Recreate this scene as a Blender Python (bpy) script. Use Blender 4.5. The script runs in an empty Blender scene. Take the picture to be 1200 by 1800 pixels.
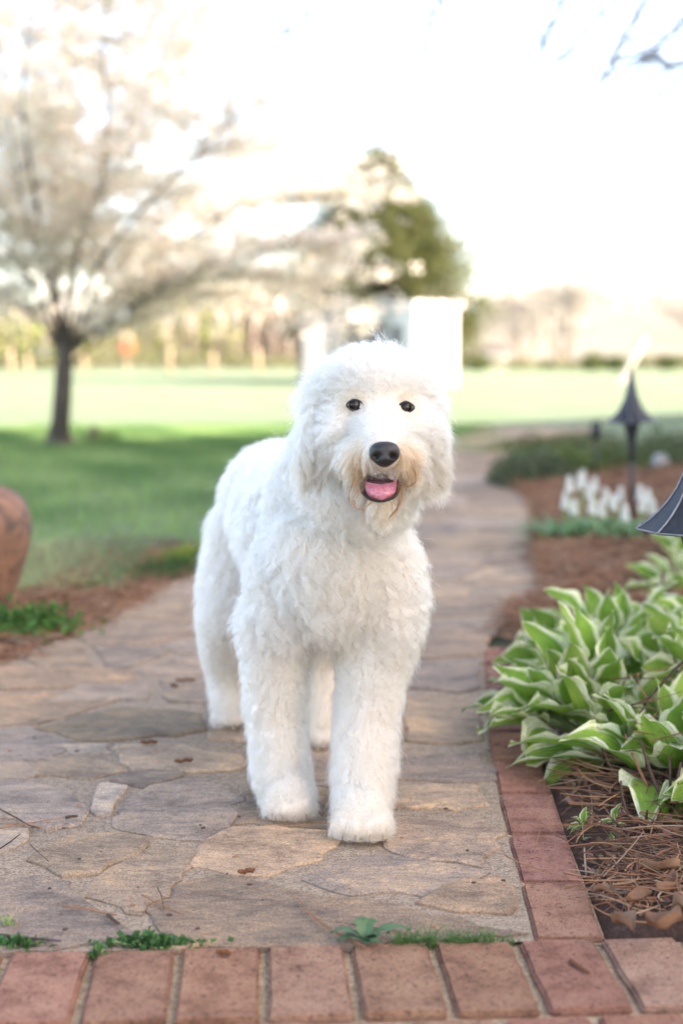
import bpy, bmesh, math, random
import numpy as np
from mathutils import Vector, Matrix
from mathutils.bvhtree import BVHTree
from mathutils.kdtree import KDTree

R = math.radians
random.seed(7)
RNG = np.random.default_rng(7)
S = bpy.context.scene
C = S.collection

# ------------------------------------------------------------------ camera
F_PX, CAM_H, HORIZON = 2500.0, 0.75, 620.0          # 50 mm lens on a 36 mm tall frame of 1800 px
PITCH = math.atan((900 - HORIZON) / F_PX)
cam_d = bpy.data.cameras.new('camera')
cam = bpy.data.objects.new('camera', cam_d); C.objects.link(cam)
cam.location = (0, 0, CAM_H)
cam.rotation_euler = (math.pi / 2 - PITCH, 0, 0)
cam_d.sensor_fit = 'VERTICAL'; cam_d.sensor_height = 36.0; cam_d.sensor_width = 24.0
cam_d.lens = 50.0
cam_d.clip_start = 0.05; cam_d.clip_end = 3000
cam_d.dof.use_dof = True
cam_d.dof.focus_distance = 2.10
cam_d.dof.aperture_fstop = 2.3
cam_d.dof.aperture_blades = 0
S.camera = cam

# ------------------------------------------------------------------ light
SUN_EL, SUN_AZ = 28.0, 110.0     # azimuth: degrees clockwise from +Y (view direction); sun stands to the right
w = bpy.data.worlds.new('World'); S.world = w; w.use_nodes = True
nt = w.node_tree; nt.nodes.clear()
sky = nt.nodes.new('ShaderNodeTexSky'); sky.sky_type = 'NISHITA'; sky.sun_disc = False
sky.sun_elevation = R(SUN_EL); sky.sun_rotation = R(SUN_AZ)
sky.air_density = 0.65; sky.dust_density = 2.0; sky.ozone_density = 0.7
bg = nt.nodes.new('ShaderNodeBackground'); bg.inputs['Strength'].default_value = 0.15
wo = nt.nodes.new('ShaderNodeOutputWorld')
nt.links.new(sky.outputs['Color'], bg.inputs['Color']); nt.links.new(bg.outputs['Background'], wo.inputs['Surface'])
sun_d = bpy.data.lights.new('sun', 'SUN'); sun_d.energy = 3.6; sun_d.angle = R(0.6); sun_d.color = (1.0, 0.975, 0.94)
sun = bpy.data.objects.new('sun', sun_d); C.objects.link(sun)
to_sun = Vector((math.sin(R(SUN_AZ)) * math.cos(R(SUN_EL)), math.cos(R(SUN_AZ)) * math.cos(R(SUN_EL)), math.sin(R(SUN_EL))))
sun.rotation_euler = to_sun.to_track_quat('Z', 'Y').to_euler()
sun.location = (20, -8, 12)

vs = S.view_settings
vs.view_transform = 'Standard'; vs.look = 'None'; vs.gamma = 1.0; vs.use_curve_mapping = False
vs.exposure = 2.82
vs.use_white_balance = True
vs.white_balance_temperature = 8150
vs.white_balance_tint = 13
S.render.engine = 'CYCLES'
cy = S.cycles
cy.use_denoising = True
cy.max_bounces = 10; cy.diffuse_bounces = 5; cy.glossy_bounces = 4; cy.transmission_bounces = 8; cy.transparent_max_bounces = 8
cy.sample_clamp_indirect = 8.0
cy.caustics_reflective = False; cy.caustics_refractive = False
S.render.hair_type = 'STRAND'; S.render.hair_subdiv = 1

# ------------------------------------------------------------------ pixel helpers (photo pixels 1200 x 1800 -> world)
CP, SP = math.cos(PITCH), math.sin(PITCH)
def ray(px, py):
    u, v = (px - 600) / F_PX, (900 - py) / F_PX
    return Vector((u, CP + v * SP, -SP + v * CP))
def G(px, py, z=0.0):
    d = ray(px, py); t = (z - CAM_H) / d.z
    return Vector((d.x * t, d.y * t, z))
def D(px, py, y):
    d = ray(px, py); t = y / d.y
    return Vector((d.x * t, y, CAM_H + d.z * t))

# ------------------------------------------------------------------ material helpers
def mat(name):
    m = bpy.data.materials.new(name); m.use_nodes = True
    n = m.node_tree.nodes; l = m.node_tree.links
    return m, n, l, n['Principled BSDF']
def nd(n, kind, **kw):
    x = n.new(kind)
    for k, v in kw.items():
        if k in x.inputs: x.inputs[k].default_value = v
        else: setattr(x, k, v)
    return x
def ramp(n, stops, interp='LINEAR'):
    r = n.new('ShaderNodeValToRGB'); cr = r.color_ramp; cr.interpolation = interp
    while len(cr.elements) < len(stops): cr.elements.new(0.5)
    for e, (p, c) in zip(cr.elements, stops):
        e.position = p; e.color = (*c, 1) if len(c) == 3 else c
    return r
def mixc(n, l, fac, a, b, mode='MIX'):
    m = n.new('ShaderNodeMix'); m.data_type = 'RGBA'; m.blend_type = mode
    for sock, v in ((m.inputs[0], fac), (m.inputs[6], a), (m.inputs[7], b)):
        if hasattr(v, 'links'): l.new(v, sock)
        elif isinstance(v, (int, float)): sock.default_value = v
        else: sock.default_value = (*v, 1) if len(v) == 3 else v
    return m.outputs[2]
def pos(n, l, scale=(1, 1, 1), offset_random=False):
    g = n.new('ShaderNodeNewGeometry'); mp = n.new('ShaderNodeMapping'); mp.inputs['Scale'].default_value = scale
    l.new(g.outputs['Position'], mp.inputs['Vector'])
    if offset_random:
        oi = n.new('ShaderNodeObjectInfo'); ml = n.new('ShaderNodeVectorMath'); ml.operation = 'SCALE'
        cb = n.new('ShaderNodeCombineXYZ')
        for i in range(3): l.new(oi.outputs['Random'], cb.inputs[i])
        l.new(cb.outputs[0], ml.inputs[0]); ml.inputs['Scale'].default_value = 37.0
        l.new(ml.outputs[0], mp.inputs['Location'])
    return mp.outputs[0]
def noise(n, l, vec, scale, detail=4, rough=0.55, dist=0.0):
    x = n.new('ShaderNodeTexNoise'); x.inputs['Scale'].default_value = scale; x.inputs['Detail'].default_value = detail
    x.inputs['Roughness'].default_value = rough; x.inputs['Distortion'].default_value = dist
    if vec is not None: l.new(vec, x.inputs['Vector'])
    return x.outputs['Fac']
def bump(n, l, b, h, strength, dist, prev=None):
    x = n.new('ShaderNodeBump'); x.inputs['Strength'].default_value = strength; x.inputs['Distance'].default_value = dist
    l.new(h, x.inputs['Height'])
    if prev is not None: l.new(prev, x.inputs['Normal'])
    l.new(x.outputs[0], b.inputs['Normal']); return x.outputs[0]
def simple(name, col, rough=0.7, spec=0.3, var=0.0, vscale=20, metallic=0.0, bumpd=0.0, trans=0.0):
    m, n, l, b = mat(name)
    b.inputs['Roughness'].default_value = rough; b.inputs['Specular IOR Level'].default_value = spec; b.inputs['Metallic'].default_value = metallic
    b.inputs['Base Color'].default_value = (*col, 1)
    if var or bumpd:
        f = noise(n, l, pos(n, l), vscale, 5)
        if var:
            r = ramp(n, [(0.25, tuple(c * (1 - var) for c in col)), (0.75, tuple(min(1, c * (1 + var)) for c in col))])
            l.new(f, r.inputs[0]); l.new(r.outputs[0], b.inputs['Base Color'])
        if bumpd: bump(n, l, b, f, 0.6, bumpd)
    return m
def attr_mat(name, rough=0.6, spec=0.25, trans=0.3, attr='col', var=0.12, vscale=15):
    """leaf-like: colour from an attribute, part of the light passes through"""
    m, n, l, b = mat(name)
    a = n.new('ShaderNodeAttribute'); a.attribute_name = attr
    f = noise(n, l, pos(n, l), vscale, 3)
    v = nd(n, 'ShaderNodeMapRange'); l.new(f, v.inputs[0]); v.inputs[3].default_value = 1 - var * 2; v.inputs[4].default_value = 1 + var * 2
    hsv = n.new('ShaderNodeHueSaturation'); l.new(a.outputs['Color'], hsv.inputs['Color']); l.new(v.outputs[0], hsv.inputs['Value'])
    l.new(hsv.outputs[0], b.inputs['Base Color'])
    b.inputs['Roughness'].default_value = rough; b.inputs['Specular IOR Level'].default_value = spec
    if trans:
        t = n.new('ShaderNodeBsdfTranslucent'); l.new(hsv.outputs[0], t.inputs[0])
        mx = n.new('ShaderNodeMixShader'); mx.inputs[0].default_value = trans
        l.new(b.outputs[0], mx.inputs[1]); l.new(t.outputs[0], mx.inputs[2]); l.new(mx.outputs[0], n['Material Output'].inputs[0])
    return m

# ------------------------------------------------------------------ object helpers
def tag(o, label=None, cat=None, group=None, kind=None):
    if label: o['label'] = label
    if cat: o['category'] = cat
    if group: o['group'] = group
    if kind: o['kind'] = kind
    return o
def empty(name, loc=(0, 0, 0), rz=0.0):
    o = bpy.data.objects.new(name, None); o.location = loc; o.rotation_euler = (0, 0, rz); o.empty_display_size = 0.1
    C.objects.link(o); return o
def link(name, me, m=None, parent=None, smooth=False):
    if m is not None and not me.materials: me.materials.append(m)
    o = bpy.data.objects.new(name, me); C.objects.link(o)
    if parent is not None: o.parent = parent
    if smooth:
        for p in me.polygons: p.use_smooth = True
    return o
def to_parent(o, p):
    """parent while keeping world coordinates (parent carries only location / z-rotation)"""
    o.parent = p
    o.matrix_parent_inverse = (Matrix.Translation(p.location) @ Matrix.Rotation(p.rotation_euler.z, 4, 'Z')).inverted()
    return o
class MB:
    def __init__(s): s.v = []; s.f = []; s.c = []
    def add(s, vs, fs, col=None):
        b = len(s.v); s.v += [tuple(v) for v in vs]; s.f += [tuple(i + b for i in f) for f in fs]
        if col is not None: s.c += [col] * len(vs)
        return s
    def box(s, x0, x1, y0, y1, z0, z1, M=None):
        vs = [Vector((x, y, z)) for z in (z0, z1) for y in (y0, y1) for x in (x0, x1)]
        if M is not None: vs = [M @ v for v in vs]
        return s.add(vs, [(0, 2, 3, 1), (4, 5, 7, 6), (0, 1, 5, 4), (2, 6, 7, 3), (0, 4, 6, 2), (1, 3, 7, 5)])
    def tube(s, pts, rad, n=6, cap=True, col=None):
        pts = [Vector(p) for p in pts]; rings = []
        up = Vector((0.31, 0.17, 0.93))
        for i, p in enumerate(pts):
            t = (pts[min(i + 1, len(pts) - 1)] - pts[max(i - 1, 0)]).normalized()
            a = t.cross(up)
            if a.length < 1e-3: a = t.cross(Vector((1, 0, 0)))
            a.normalize(); b2 = t.cross(a); r = rad[i] if hasattr(rad, '__len__') else rad
            rings.append([p + a * math.cos(2 * math.pi * k / n) * r + b2 * math.sin(2 * math.pi * k / n) * r for k in range(n)])
        vs = [v for r_ in rings for v in r_]; fs = []
        for i in range(len(pts) - 1):
            for k in range(n):
                fs.append((i * n + k, i * n + (k + 1) % n, (i + 1) * n + (k + 1) % n, (i + 1) * n + k))
        if cap: fs += [tuple(range(n))[::-1], tuple((len(pts) - 1) * n + k for k in range(n))]
        return s.add(vs, fs, col)
    def lathe(s, prof, n=32, center=(0, 0, 0), mod=None):
        cx, cy_, cz = center; vs = []; fs = []
        for (r, z) in prof:
            for k in range(n):
                a = 2 * math.pi * k / n; rr = r * (mod(a, z) if mod else 1)
                vs.append((cx + rr * math.cos(a), cy_ + rr * math.sin(a), cz + z))
        for i in range(len(prof) - 1):
            for k in range(n):
                fs.append((i * n + k, i * n + (k + 1) % n, (i + 1) * n + (k + 1) % n, (i + 1) * n + k))
        return s.add(vs, fs)
    def mesh(s, name):
        me = bpy.data.meshes.new(name); me.from_pydata(s.v, [], s.f); me.update()
        if s.c and len(s.c) == len(s.v):
            a = me.attributes.new('col', 'FLOAT_COLOR', 'POINT')
            a.data.foreach_set('color', np.array([(*c[:3], 1.0) for c in s.c], dtype=np.float32).ravel())
        return me
    def build(s, name, m, parent=None, smooth=False):
        return link(name, s.mesh(name), m, parent, smooth)
def np_mesh(name, V, Fq, col=None):
    """V (n,3), Fq (m,k) faces of equal size"""
    me = bpy.data.meshes.new(name); k = Fq.shape[1]
    me.vertices.add(len(V)); me.vertices.foreach_set('co', np.ascontiguousarray(V, dtype=np.float32).ravel())
    me.loops.add(Fq.size); me.loops.foreach_set('vertex_index', np.ascontiguousarray(Fq, dtype=np.int32).ravel())
    me.polygons.add(len(Fq)); me.polygons.foreach_set('loop_start', np.arange(0, Fq.size, k, dtype=np.int32))
    me.update(calc_edges=True)
    if col is not None:
        a = me.attributes.new('col', 'FLOAT_COLOR', 'POINT')
        a.data.foreach_set('color', np.c_[col, np.ones(len(col))].astype(np.float32).ravel())
    return me
def curves(name, P, rad, m, col=None, parent=None):
    """P (N,K,3) strands, rad (N,K), col (N,3) or (N,K,3)"""
    N, K, _ = P.shape
    cu = bpy.data.hair_curves.new(name); cu.add_curves([K] * N)
    cu.points.foreach_set('position', np.ascontiguousarray(P, dtype=np.float32).ravel())
    cu.points.foreach_set('radius', np.ascontiguousarray(np.broadcast_to(rad, (N, K)), dtype=np.float32).ravel())
    if col is not None:
        if col.ndim == 2: col = np.repeat(col[:, None, :], K, axis=1)
        a = cu.attributes.new('col', 'FLOAT_COLOR', 'POINT')
        a.data.foreach_set('color', np.concatenate([col, np.ones((N, K, 1))], 2).astype(np.float32).ravel())
    cu.materials.append(m)
    o = bpy.data.objects.new(name, cu); C.objects.link(o)
    if parent is not None: o.parent = parent
    return o
def leaf_cards(P, N_, size, aspect=2.0, col=None, rng=RNG, fold=0.25):
    """small four-point folded leaves: P (n,3) positions, N_ (n,3) rough directions of the leaf's length"""
    n = len(P); d = N_ + rng.normal(0, 0.5, (n, 3)); d /= np.linalg.norm(d, axis=1)[:, None] + 1e-9
    a = np.cross(d, rng.normal(0, 1, (n, 3))); a /= np.linalg.norm(a, axis=1)[:, None] + 1e-9
    b = np.cross(d, a); s = (size * rng.uniform(0.6, 1.25, n))[:, None]
    v0 = P; v1 = P + d * s * 0.45 + a * s / aspect * 0.5 + b * s * fold * 0.4
    v2 = P + d * s; v3 = P + d * s * 0.45 - a * s / aspect * 0.5 + b * s * fold * 0.4
    V = np.stack([v0, v1, v2, v3], 1).reshape(-1, 3)
    F = np.arange(n * 4).reshape(n, 4)
    T = np.concatenate([F[:, [0, 1, 2]], F[:, [0, 2, 3]]])
    c = None if col is None else np.repeat(col, 4, axis=0)
    return V, T, c
def jitter_col(base, n, var=0.25, rng=RNG):
    b = np.array(base)[None, :] * rng.uniform(1 - var, 1 + var, (n, 1)) * rng.uniform(1 - var * 0.4, 1 + var * 0.4, (n, 3))
    return np.clip(b, 0, 1)

# ================================================================== MATERIALS
def make_stone():
    m, n, l, b = mat('flagstone')
    oi = n.new('ShaderNodeObjectInfo')
    p1 = pos(n, l, (1, 1.5, 1), True); p2 = pos(n, l, (1, 2.4, 2), True); p3 = pos(n, l)
    big = noise(n, l, p1, 8.0, 7, 0.68, 0.5); streak = noise(n, l, p2, 34, 7, 0.75, 0.5); fine = noise(n, l, p3, 330, 5, 0.8)
    r1 = ramp(n, [(0.34, (0.60, 0.57, 0.57)), (0.46, (0.88, 0.86, 0.85)), (0.56, (1.08, 1.02, 0.96)), (0.67, (1.42, 1.26, 1.06))]); l.new(big, r1.inputs[0])
    c = mixc(n, l, 1.0, oi.outputs['Color'], r1.outputs[0], 'MULTIPLY')
    r2 = ramp(n, [(0.38, (0.60, 0.58, 0.58)), (0.5, (0.97, 0.96, 0.95)), (0.62, (1.32, 1.22, 1.1))]); l.new(streak, r2.inputs[0])
    c = mixc(n, l, 0.6, c, r2.outputs[0], 'MULTIPLY')
    r3 = ramp(n, [(0.41, (0.55, 0.54, 0.53)), (0.5, (1.0, 1.0, 1.0)), (0.60, (1.4, 1.38, 1.35))]); l.new(fine, r3.inputs[0])
    c = mixc(n, l, 0.8, c, r3.outputs[0], 'MULTIPLY')
    # lichen and dirt blotches
    li = noise(n, l, p3, 9, 5, 0.7); r4 = ramp(n, [(0.60, (0, 0, 0)), (0.70, (1, 1, 1))]); l.new(li, r4.inputs[0])
    k = nd(n, 'ShaderNodeMath', operation='MULTIPLY'); l.new(r4.outputs[0], k.inputs[0]); k.inputs[1].default_value = 0.30
    c = mixc(n, l, k.outputs[0], c, (0.16, 0.135, 0.09))
    l.new(c, b.inputs['Base Color'])
    rr = nd(n, 'ShaderNodeMapRange'); l.new(big, rr.inputs[0]); rr.inputs[3].default_value = 0.75; rr.inputs[4].default_value = 0.95
    l.new(rr.outputs[0], b.inputs['Roughness']); b.inputs['Specular IOR Level'].default_value = 0.15
    pv = bump(n, l, b, streak, 0.8, 0.004); pv = bump(n, l, b, big, 0.7, 0.012, pv); bump(n, l, b, fine, 0.6, 0.0012, pv)
    return m
def make_mortar(name, a, c2, grain=240):
    m, n, l, b = mat(name)
    p = pos(n, l); f = noise(n, l, p, grain, 4, 0.8); g = noise(n, l, p, 7, 5)
    r = ramp(n, [(0.41, tuple(x * 0.58 for x in a)), (0.5, a), (0.60, tuple(min(1, x * 1.45) for x in a))]); l.new(f, r.inputs[0])
    gr = ramp(n, [(0.35, (0, 0, 0)), (0.65, (1, 1, 1))]); l.new(g, gr.inputs[0])
    c = mixc(n, l, gr.outputs[0], r.outputs[0], c2); k2 = noise(n, l, p, 75, 5, 0.8); r9 = ramp(n, [(0.40, (0.72, 0.70, 0.68)), (0.5, (1, 1, 1)), (0.60, (1.25, 1.24, 1.22))]); l.new(k2, r9.inputs[0]); c = mixc(n, l, 0.65, c, r.outputs[0]); c = mixc(n, l, 0.9, c, r9.outputs[0], 'MULTIPLY')
    l.new(c, b.inputs['Base Color']); b.inputs['Roughness'].default_value = 0.95; b.inputs['Specular IOR Level'].default_value = 0.1
    pv = bump(n, l, b, g, 0.5, 0.01); bump(n, l, b, f, 0.45, 0.0018, pv)
    return m
def make_brick():
    m, n, l, b = mat('brick')
    oi = n.new('ShaderNodeObjectInfo')
    p = pos(n, l, (1, 1, 1), True); f = noise(n, l, p, 420, 5, 0.8); g = noise(n, l, p, 22, 6, 0.7); h = noise(n, l, p, 170, 4, 0.7, 0.6)
    r = ramp(n, [(0.37, (0.70, 0.68, 0.68)), (0.5, (1.0, 1.0, 1.0)), (0.64, (1.16, 1.24, 1.22))]); l.new(g, r.inputs[0])
    c = mixc(n, l, 1.0, oi.outputs['Color'], r.outputs[0], 'MULTIPLY')
    rf = ramp(n, [(0.41, (0.66, 0.62, 0.61)), (0.5, (1.0, 1.0, 1.0)), (0.60, (1.28, 1.32, 1.30))]); l.new(f, rf.inputs[0]); c = mixc(n, l, 0.8, c, rf.outputs[0], 'MULTIPLY')
    sp = ramp(n, [(0.385, (1, 1, 1)), (0.425, (0, 0, 0))]); l.new(h, sp.inputs[0])
    k = nd(n, 'ShaderNodeMath', operation='MULTIPLY'); l.new(sp.outputs[0], k.inputs[0]); k.inputs[1].default_value = 0.75
    c = mixc(n, l, k.outputs[0], c, (0.045, 0.030, 0.026))
    l.new(c, b.inputs['Base Color']); b.inputs['Roughness'].default_value = 0.92; b.inputs['Specular IOR Level'].default_value = 0.12
    pv = bump(n, l, b, g, 0.5, 0.004); pv = bump(n, l, b, h, 0.5, 0.003, pv); bump(n, l, b, f, 0.6, 0.0012, pv)
    return m
def make_ground():
    m, n, l, b = mat('lawn')
    p = pos(n, l); g = noise(n, l, p, 0.9, 6, 0.6); f = noise(n, l, p, 26, 5, 0.7); h = noise(n, l, p, 0.12, 4)
    r = ramp(n, [(0.3, (0.135, 0.190, 0.112)), (0.5, (0.165, 0.220, 0.150)), (0.72, (0.215, 0.252, 0.190))]); l.new(g, r.inputs[0])
    rf = ramp(n, [(0.3, (0.65, 0.7, 0.6)), (0.7, (1.3, 1.25, 1.2))]); l.new(f, rf.inputs[0])
    c = mixc(n, l, 0.8, r.outputs[0], rf.outputs[0], 'MULTIPLY')
    # far pasture turns to dry grass, its colour paled to stand for haze
    geo = n.new('ShaderNodeNewGeometry'); sx = n.new('ShaderNodeSeparateXYZ'); l.new(geo.outputs['Position'], sx.inputs[0])
    mr = nd(n, 'ShaderNodeMapRange'); l.new(sx.outputs['Y'], mr.inputs[0]); mr.inputs[1].default_value = 62; mr.inputs[2].default_value = 76
    dry = ramp(n, [(0.38, (0.150, 0.140, 0.118)), (0.6, (0.215, 0.200, 0.165))]); l.new(h, dry.inputs[0])
    c = mixc(n, l, mr.outputs[0], c, dry.outputs[0])
    l.new(c, b.inputs['Base Color']); b.inputs['Roughness'].default_value = 0.95; b.inputs['Specular IOR Level'].default_value = 0.1
    bump(n, l, b, f, 1.0, 0.04)
    return m
def make_soil():
    m, n, l, b = mat('mulch_soil')
    p = pos(n, l); g = noise(n, l, p, 6, 6, 0.7); f = noise(n, l, p, 70, 6, 0.75)
    r = ramp(n, [(0.3, (0.030, 0.017, 0.012)), (0.5, (0.075, 0.040, 0.027)), (0.7, (0.15, 0.085, 0.055))]); l.new(f, r.inputs[0])
    r2 = ramp(n, [(0.3, (0.7, 0.62, 0.6)), (0.7, (1.25, 1.1, 1.0))]); l.new(g, r2.inputs[0])
    l.new(mixc(n, l, 1.0, r.outputs[0], r2.outputs[0], 'MULTIPLY'), b.inputs['Base Color'])
    b.inputs['Roughness'].default_value = 0.95; pv = bump(n, l, b, g, 1, 0.03); bump(n, l, b, f, 1, 0.012, pv)
    return m
def make_hosta():
    m, n, l, b = mat('variegated_leaf')
    a = n.new('ShaderNodeAttribute'); a.attribute_name = 'uvw'          # x: 0 midrib .. 1 margin, y: along the leaf, z: signed side
    sx = n.new('ShaderNodeSeparateXYZ'); l.new(a.outputs['Vector'], sx.inputs[0])
    oi = n.new('ShaderNodeObjectInfo')
    p = pos(n, l, (1, 1, 1), True); f = noise(n, l, p, 38, 4, 0.7); g = noise(n, l, p, 9, 3)
    cb = n.new('ShaderNodeCombineXYZ'); mz = nd(n, 'ShaderNodeMath', operation='MULTIPLY'); l.new(sx.outputs['Z'], mz.inputs[0]); mz.inputs[1].default_value = 26
    l.new(mz.outputs[0], cb.inputs['X']); l.new(sx.outputs['Y'], cb.inputs['Y'])
    st = noise(n, l, cb.outputs[0], 1.0, 3, 0.6)
    e = nd(n, 'ShaderNodeMath', operation='MULTIPLY_ADD'); l.new(st, e.inputs[0]); e.inputs[1].default_value = 0.42
    l.new(sx.outputs['X'], e.inputs[2])
    rg = ramp(n, [(0.885, (0, 0, 0)), (0.945, (1, 1, 1))]); l.new(e.outputs[0], rg.inputs[0])
    gc = ramp(n, [(0.38, (0.165, 0.325, 0.050)), (0.5, (0.240, 0.420, 0.070)), (0.64, (0.360, 0.530, 0.110))]); l.new(g, gc.inputs[0])
    wc = ramp(n, [(0.38, (0.68, 0.74, 0.38)), (0.5, (0.86, 0.87, 0.66)), (0.64, (0.64, 0.74, 0.32))]); l.new(f, wc.inputs[0])
    c = mixc(n, l, rg.outputs[0], gc.outputs[0], wc.outputs[0])
    hv = n.new('ShaderNodeHueSaturation'); l.new(c, hv.inputs['Color'])
    mr = nd(n, 'ShaderNodeMapRange'); l.new(oi.outputs['Random'], mr.inputs[0]); mr.inputs[3].default_value = 0.78; mr.inputs[4].default_value = 1.22
    l.new(mr.outputs[0], hv.inputs['Value'])
    l.new(hv.outputs[0], b.inputs['Base Color']); b.inputs['Roughness'].default_value = 0.5; b.inputs['Specular IOR Level'].default_value = 0.22
    wv = n.new('ShaderNodeMath'); wv.operation = 'SINE'; mm = nd(n, 'ShaderNodeMath', operation='MULTIPLY'); l.new(sx.outputs['X'], mm.inputs[0]); mm.inputs[1].default_value = 34
    l.new(mm.outputs[0], wv.inputs[0]); bump(n, l, b, wv.outputs[0], 0.7, 0.0022)
    t = n.new('ShaderNodeBsdfTranslucent'); l.new(hv.outputs[0], t.inputs[0]); mx = n.new('ShaderNodeMixShader'); mx.inputs[0].default_value = 0.38
    l.new(b.outputs[0], mx.inputs[1]); l.new(t.outputs[0], mx.inputs[2]); l.new(mx.outputs[0], n['Material Output'].inputs[0])
    return m
def make_terracotta():
    m, n, l, b = mat('terracotta')
    p = pos(n, l); g = noise(n, l, p, 7, 6, 0.65, 0.8); f = noise(n, l, p, 60, 5, 0.7)
    r = ramp(n, [(0.40, (0.060, 0.045, 0.038)), (0.48, (0.190, 0.098, 0.062)), (0.58, (0.285, 0.145, 0.092)), (0.70, (0.350, 0.215, 0.150))]); l.new(g, r.inputs[0])
    rf = ramp(n, [(0.3, (0.7, 0.7, 0.7)), (0.7, (1.15, 1.15, 1.15))]); l.new(f, rf.inputs[0])
    l.new(mixc(n, l, 0.6, r.outputs[0], rf.outputs[0], 'MULTIPLY'), b.inputs['Base Color']); b.inputs['Roughness'].default_value = 0.7
    bump(n, l, b, f, 0.4, 0.002); return m
def make_bark(name, a, b_):
    m, n, l, b = mat(name)
    p = pos(n, l, (1, 1, 0.25)); f = noise(n, l, p, 30, 6, 0.7)
    r = ramp(n, [(0.3, a), (0.7, b_)]); l.new(f, r.inputs[0]); l.new(r.outputs[0], b.inputs['Base Color']); b.inputs['Roughness'].default_value = 0.9
    bump(n, l, b, f, 1.0, 0.02); return m
def make_fur():
    m, n, l, b = mat('cream_fur'); n.remove(b)
    a = n.new('ShaderNodeAttribute'); a.attribute_name = 'col'
    h = n.new('ShaderNodeBsdfHairPrincipled'); h.model = 'CHIANG'; h.parametrization = 'COLOR'
    l.new(a.outputs['Color'], h.inputs['Color']); h.inputs['Roughness'].default_value = 0.45; h.inputs['Radial Roughness'].default_value = 0.75
    h.inputs['Coat'].default_value = 0.0; h.inputs['Random Roughness'].default_value = 0.2
    l.new(h.outputs[0], n['Material Output'].inputs[0]); return m

M = dict(
    stone=make_stone(), brick=make_brick(), mortar=make_mortar('path_mortar', (0.320, 0.246, 0.180), (0.250, 0.192, 0.145), 260),
    joint=make_mortar('joint_mortar', (0.40, 0.295, 0.190), (0.27, 0.205, 0.130), 260), lawn=make_ground(), soil=make_soil(), hosta=make_hosta(),
    terracotta=make_terracotta(), bark=make_bark('grey_bark', (0.055, 0.044, 0.036), (0.14, 0.115, 0.095)), bark2=make_bark('pale_bark', (0.12, 0.095, 0.08), (0.26, 0.22, 0.19)),
    leaf=attr_mat('leaf'), blossom=attr_mat('blossom', trans=0.38, var=0.05), straw=attr_mat('pine_straw', rough=0.7, trans=0.0, var=0.1), blade=attr_mat('grass_blade', rough=0.55, trans=0.25),
    fur=make_fur(), skin=simple('dog_skin', (0.60, 0.53, 0.46), 0.8, 0.2, 0.04, 60),
    eye=simple('eye_dark', (0.010, 0.007, 0.006), 0.10, 0.35), nose=simple('nose_leather', (0.015, 0.013, 0.014), 0.38, 0.5, 0.3, 700, bumpd=0.0014),
    lip=simple('dark_lip', (0.022, 0.014, 0.014), 0.4, 0.5), mouth=simple('mouth_inside', (0.045, 0.014, 0.016), 0.5, 0.4), claw=simple('claw', (0.26, 0.18, 0.135), 0.4, 0.4),
    metal=simple('dark_bronze', (0.030, 0.032, 0.037), 0.5, 0.5, 0.3, 90, 0.4, 0.0008), metal_edge=simple('worn_edge', (0.20, 0.21, 0.23), 0.5, 0.5, 0.3, 120, 0.4),
    glass=simple('frosted_glass', (0.55, 0.55, 0.5), 0.3, 0.5), white=simple('white_paint', (0.60, 0.60, 0.59), 0.6, 0.3, 0.05, 6), pane=simple('window_pane', (0.05, 0.06, 0.07), 0.12, 0.6),
    roofing=simple('shingle', (0.09, 0.08, 0.075), 0.85, 0.2, 0.25, 12, bumpd=0.02), house=simple('house_siding', (0.62, 0.60, 0.55), 0.7, 0.3, 0.05, 3),
    post=simple('weathered_wood', (0.30, 0.23, 0.17), 0.85, 0.2, 0.25, 20), twig=simple('twig_bark', (0.075, 0.045, 0.034), 0.8, 0.2, 0.35, 120, bumpd=0.001),
    needle=simple('dry_needle', (0.27, 0.125, 0.06), 0.6, 0.3, 0.25, 100), catkin=simple('catkin', (0.15, 0.060, 0.030), 0.8, 0.2, 0.5, 500, bumpd=0.001),
    dead_leaf=simple('dead_leaf', (0.25, 0.135, 0.080), 0.7, 0.3, 0.35, 40, bumpd=0.002), petal=simple('white_petal', (0.72, 0.72, 0.66), 0.6, 0.2, 0.08, 60),
    pebble=simple('pale_stone', (0.40, 0.39, 0.38), 0.8, 0.2, 0.2, 40, bumpd=0.004))
def make_tongue():
    m, n, l, b = mat('tongue'); f = noise(n, l, pos(n, l), 260, 3)
    r = ramp(n, [(0.40, (0.40, 0.125, 0.170)), (0.60, (0.54, 0.205, 0.255))]); l.new(f, r.inputs[0]); l.new(r.outputs[0], b.inputs['Base Color'])
    b.inputs['Roughness'].default_value = 0.32; b.inputs['Subsurface Weight'].default_value = 0.15; b.inputs['Subsurface Radius'].default_value = (0.004, 0.002, 0.001)
    bump(n, l, b, f, 0.5, 0.0010); return m
M['tongue'] = make_tongue()

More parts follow.
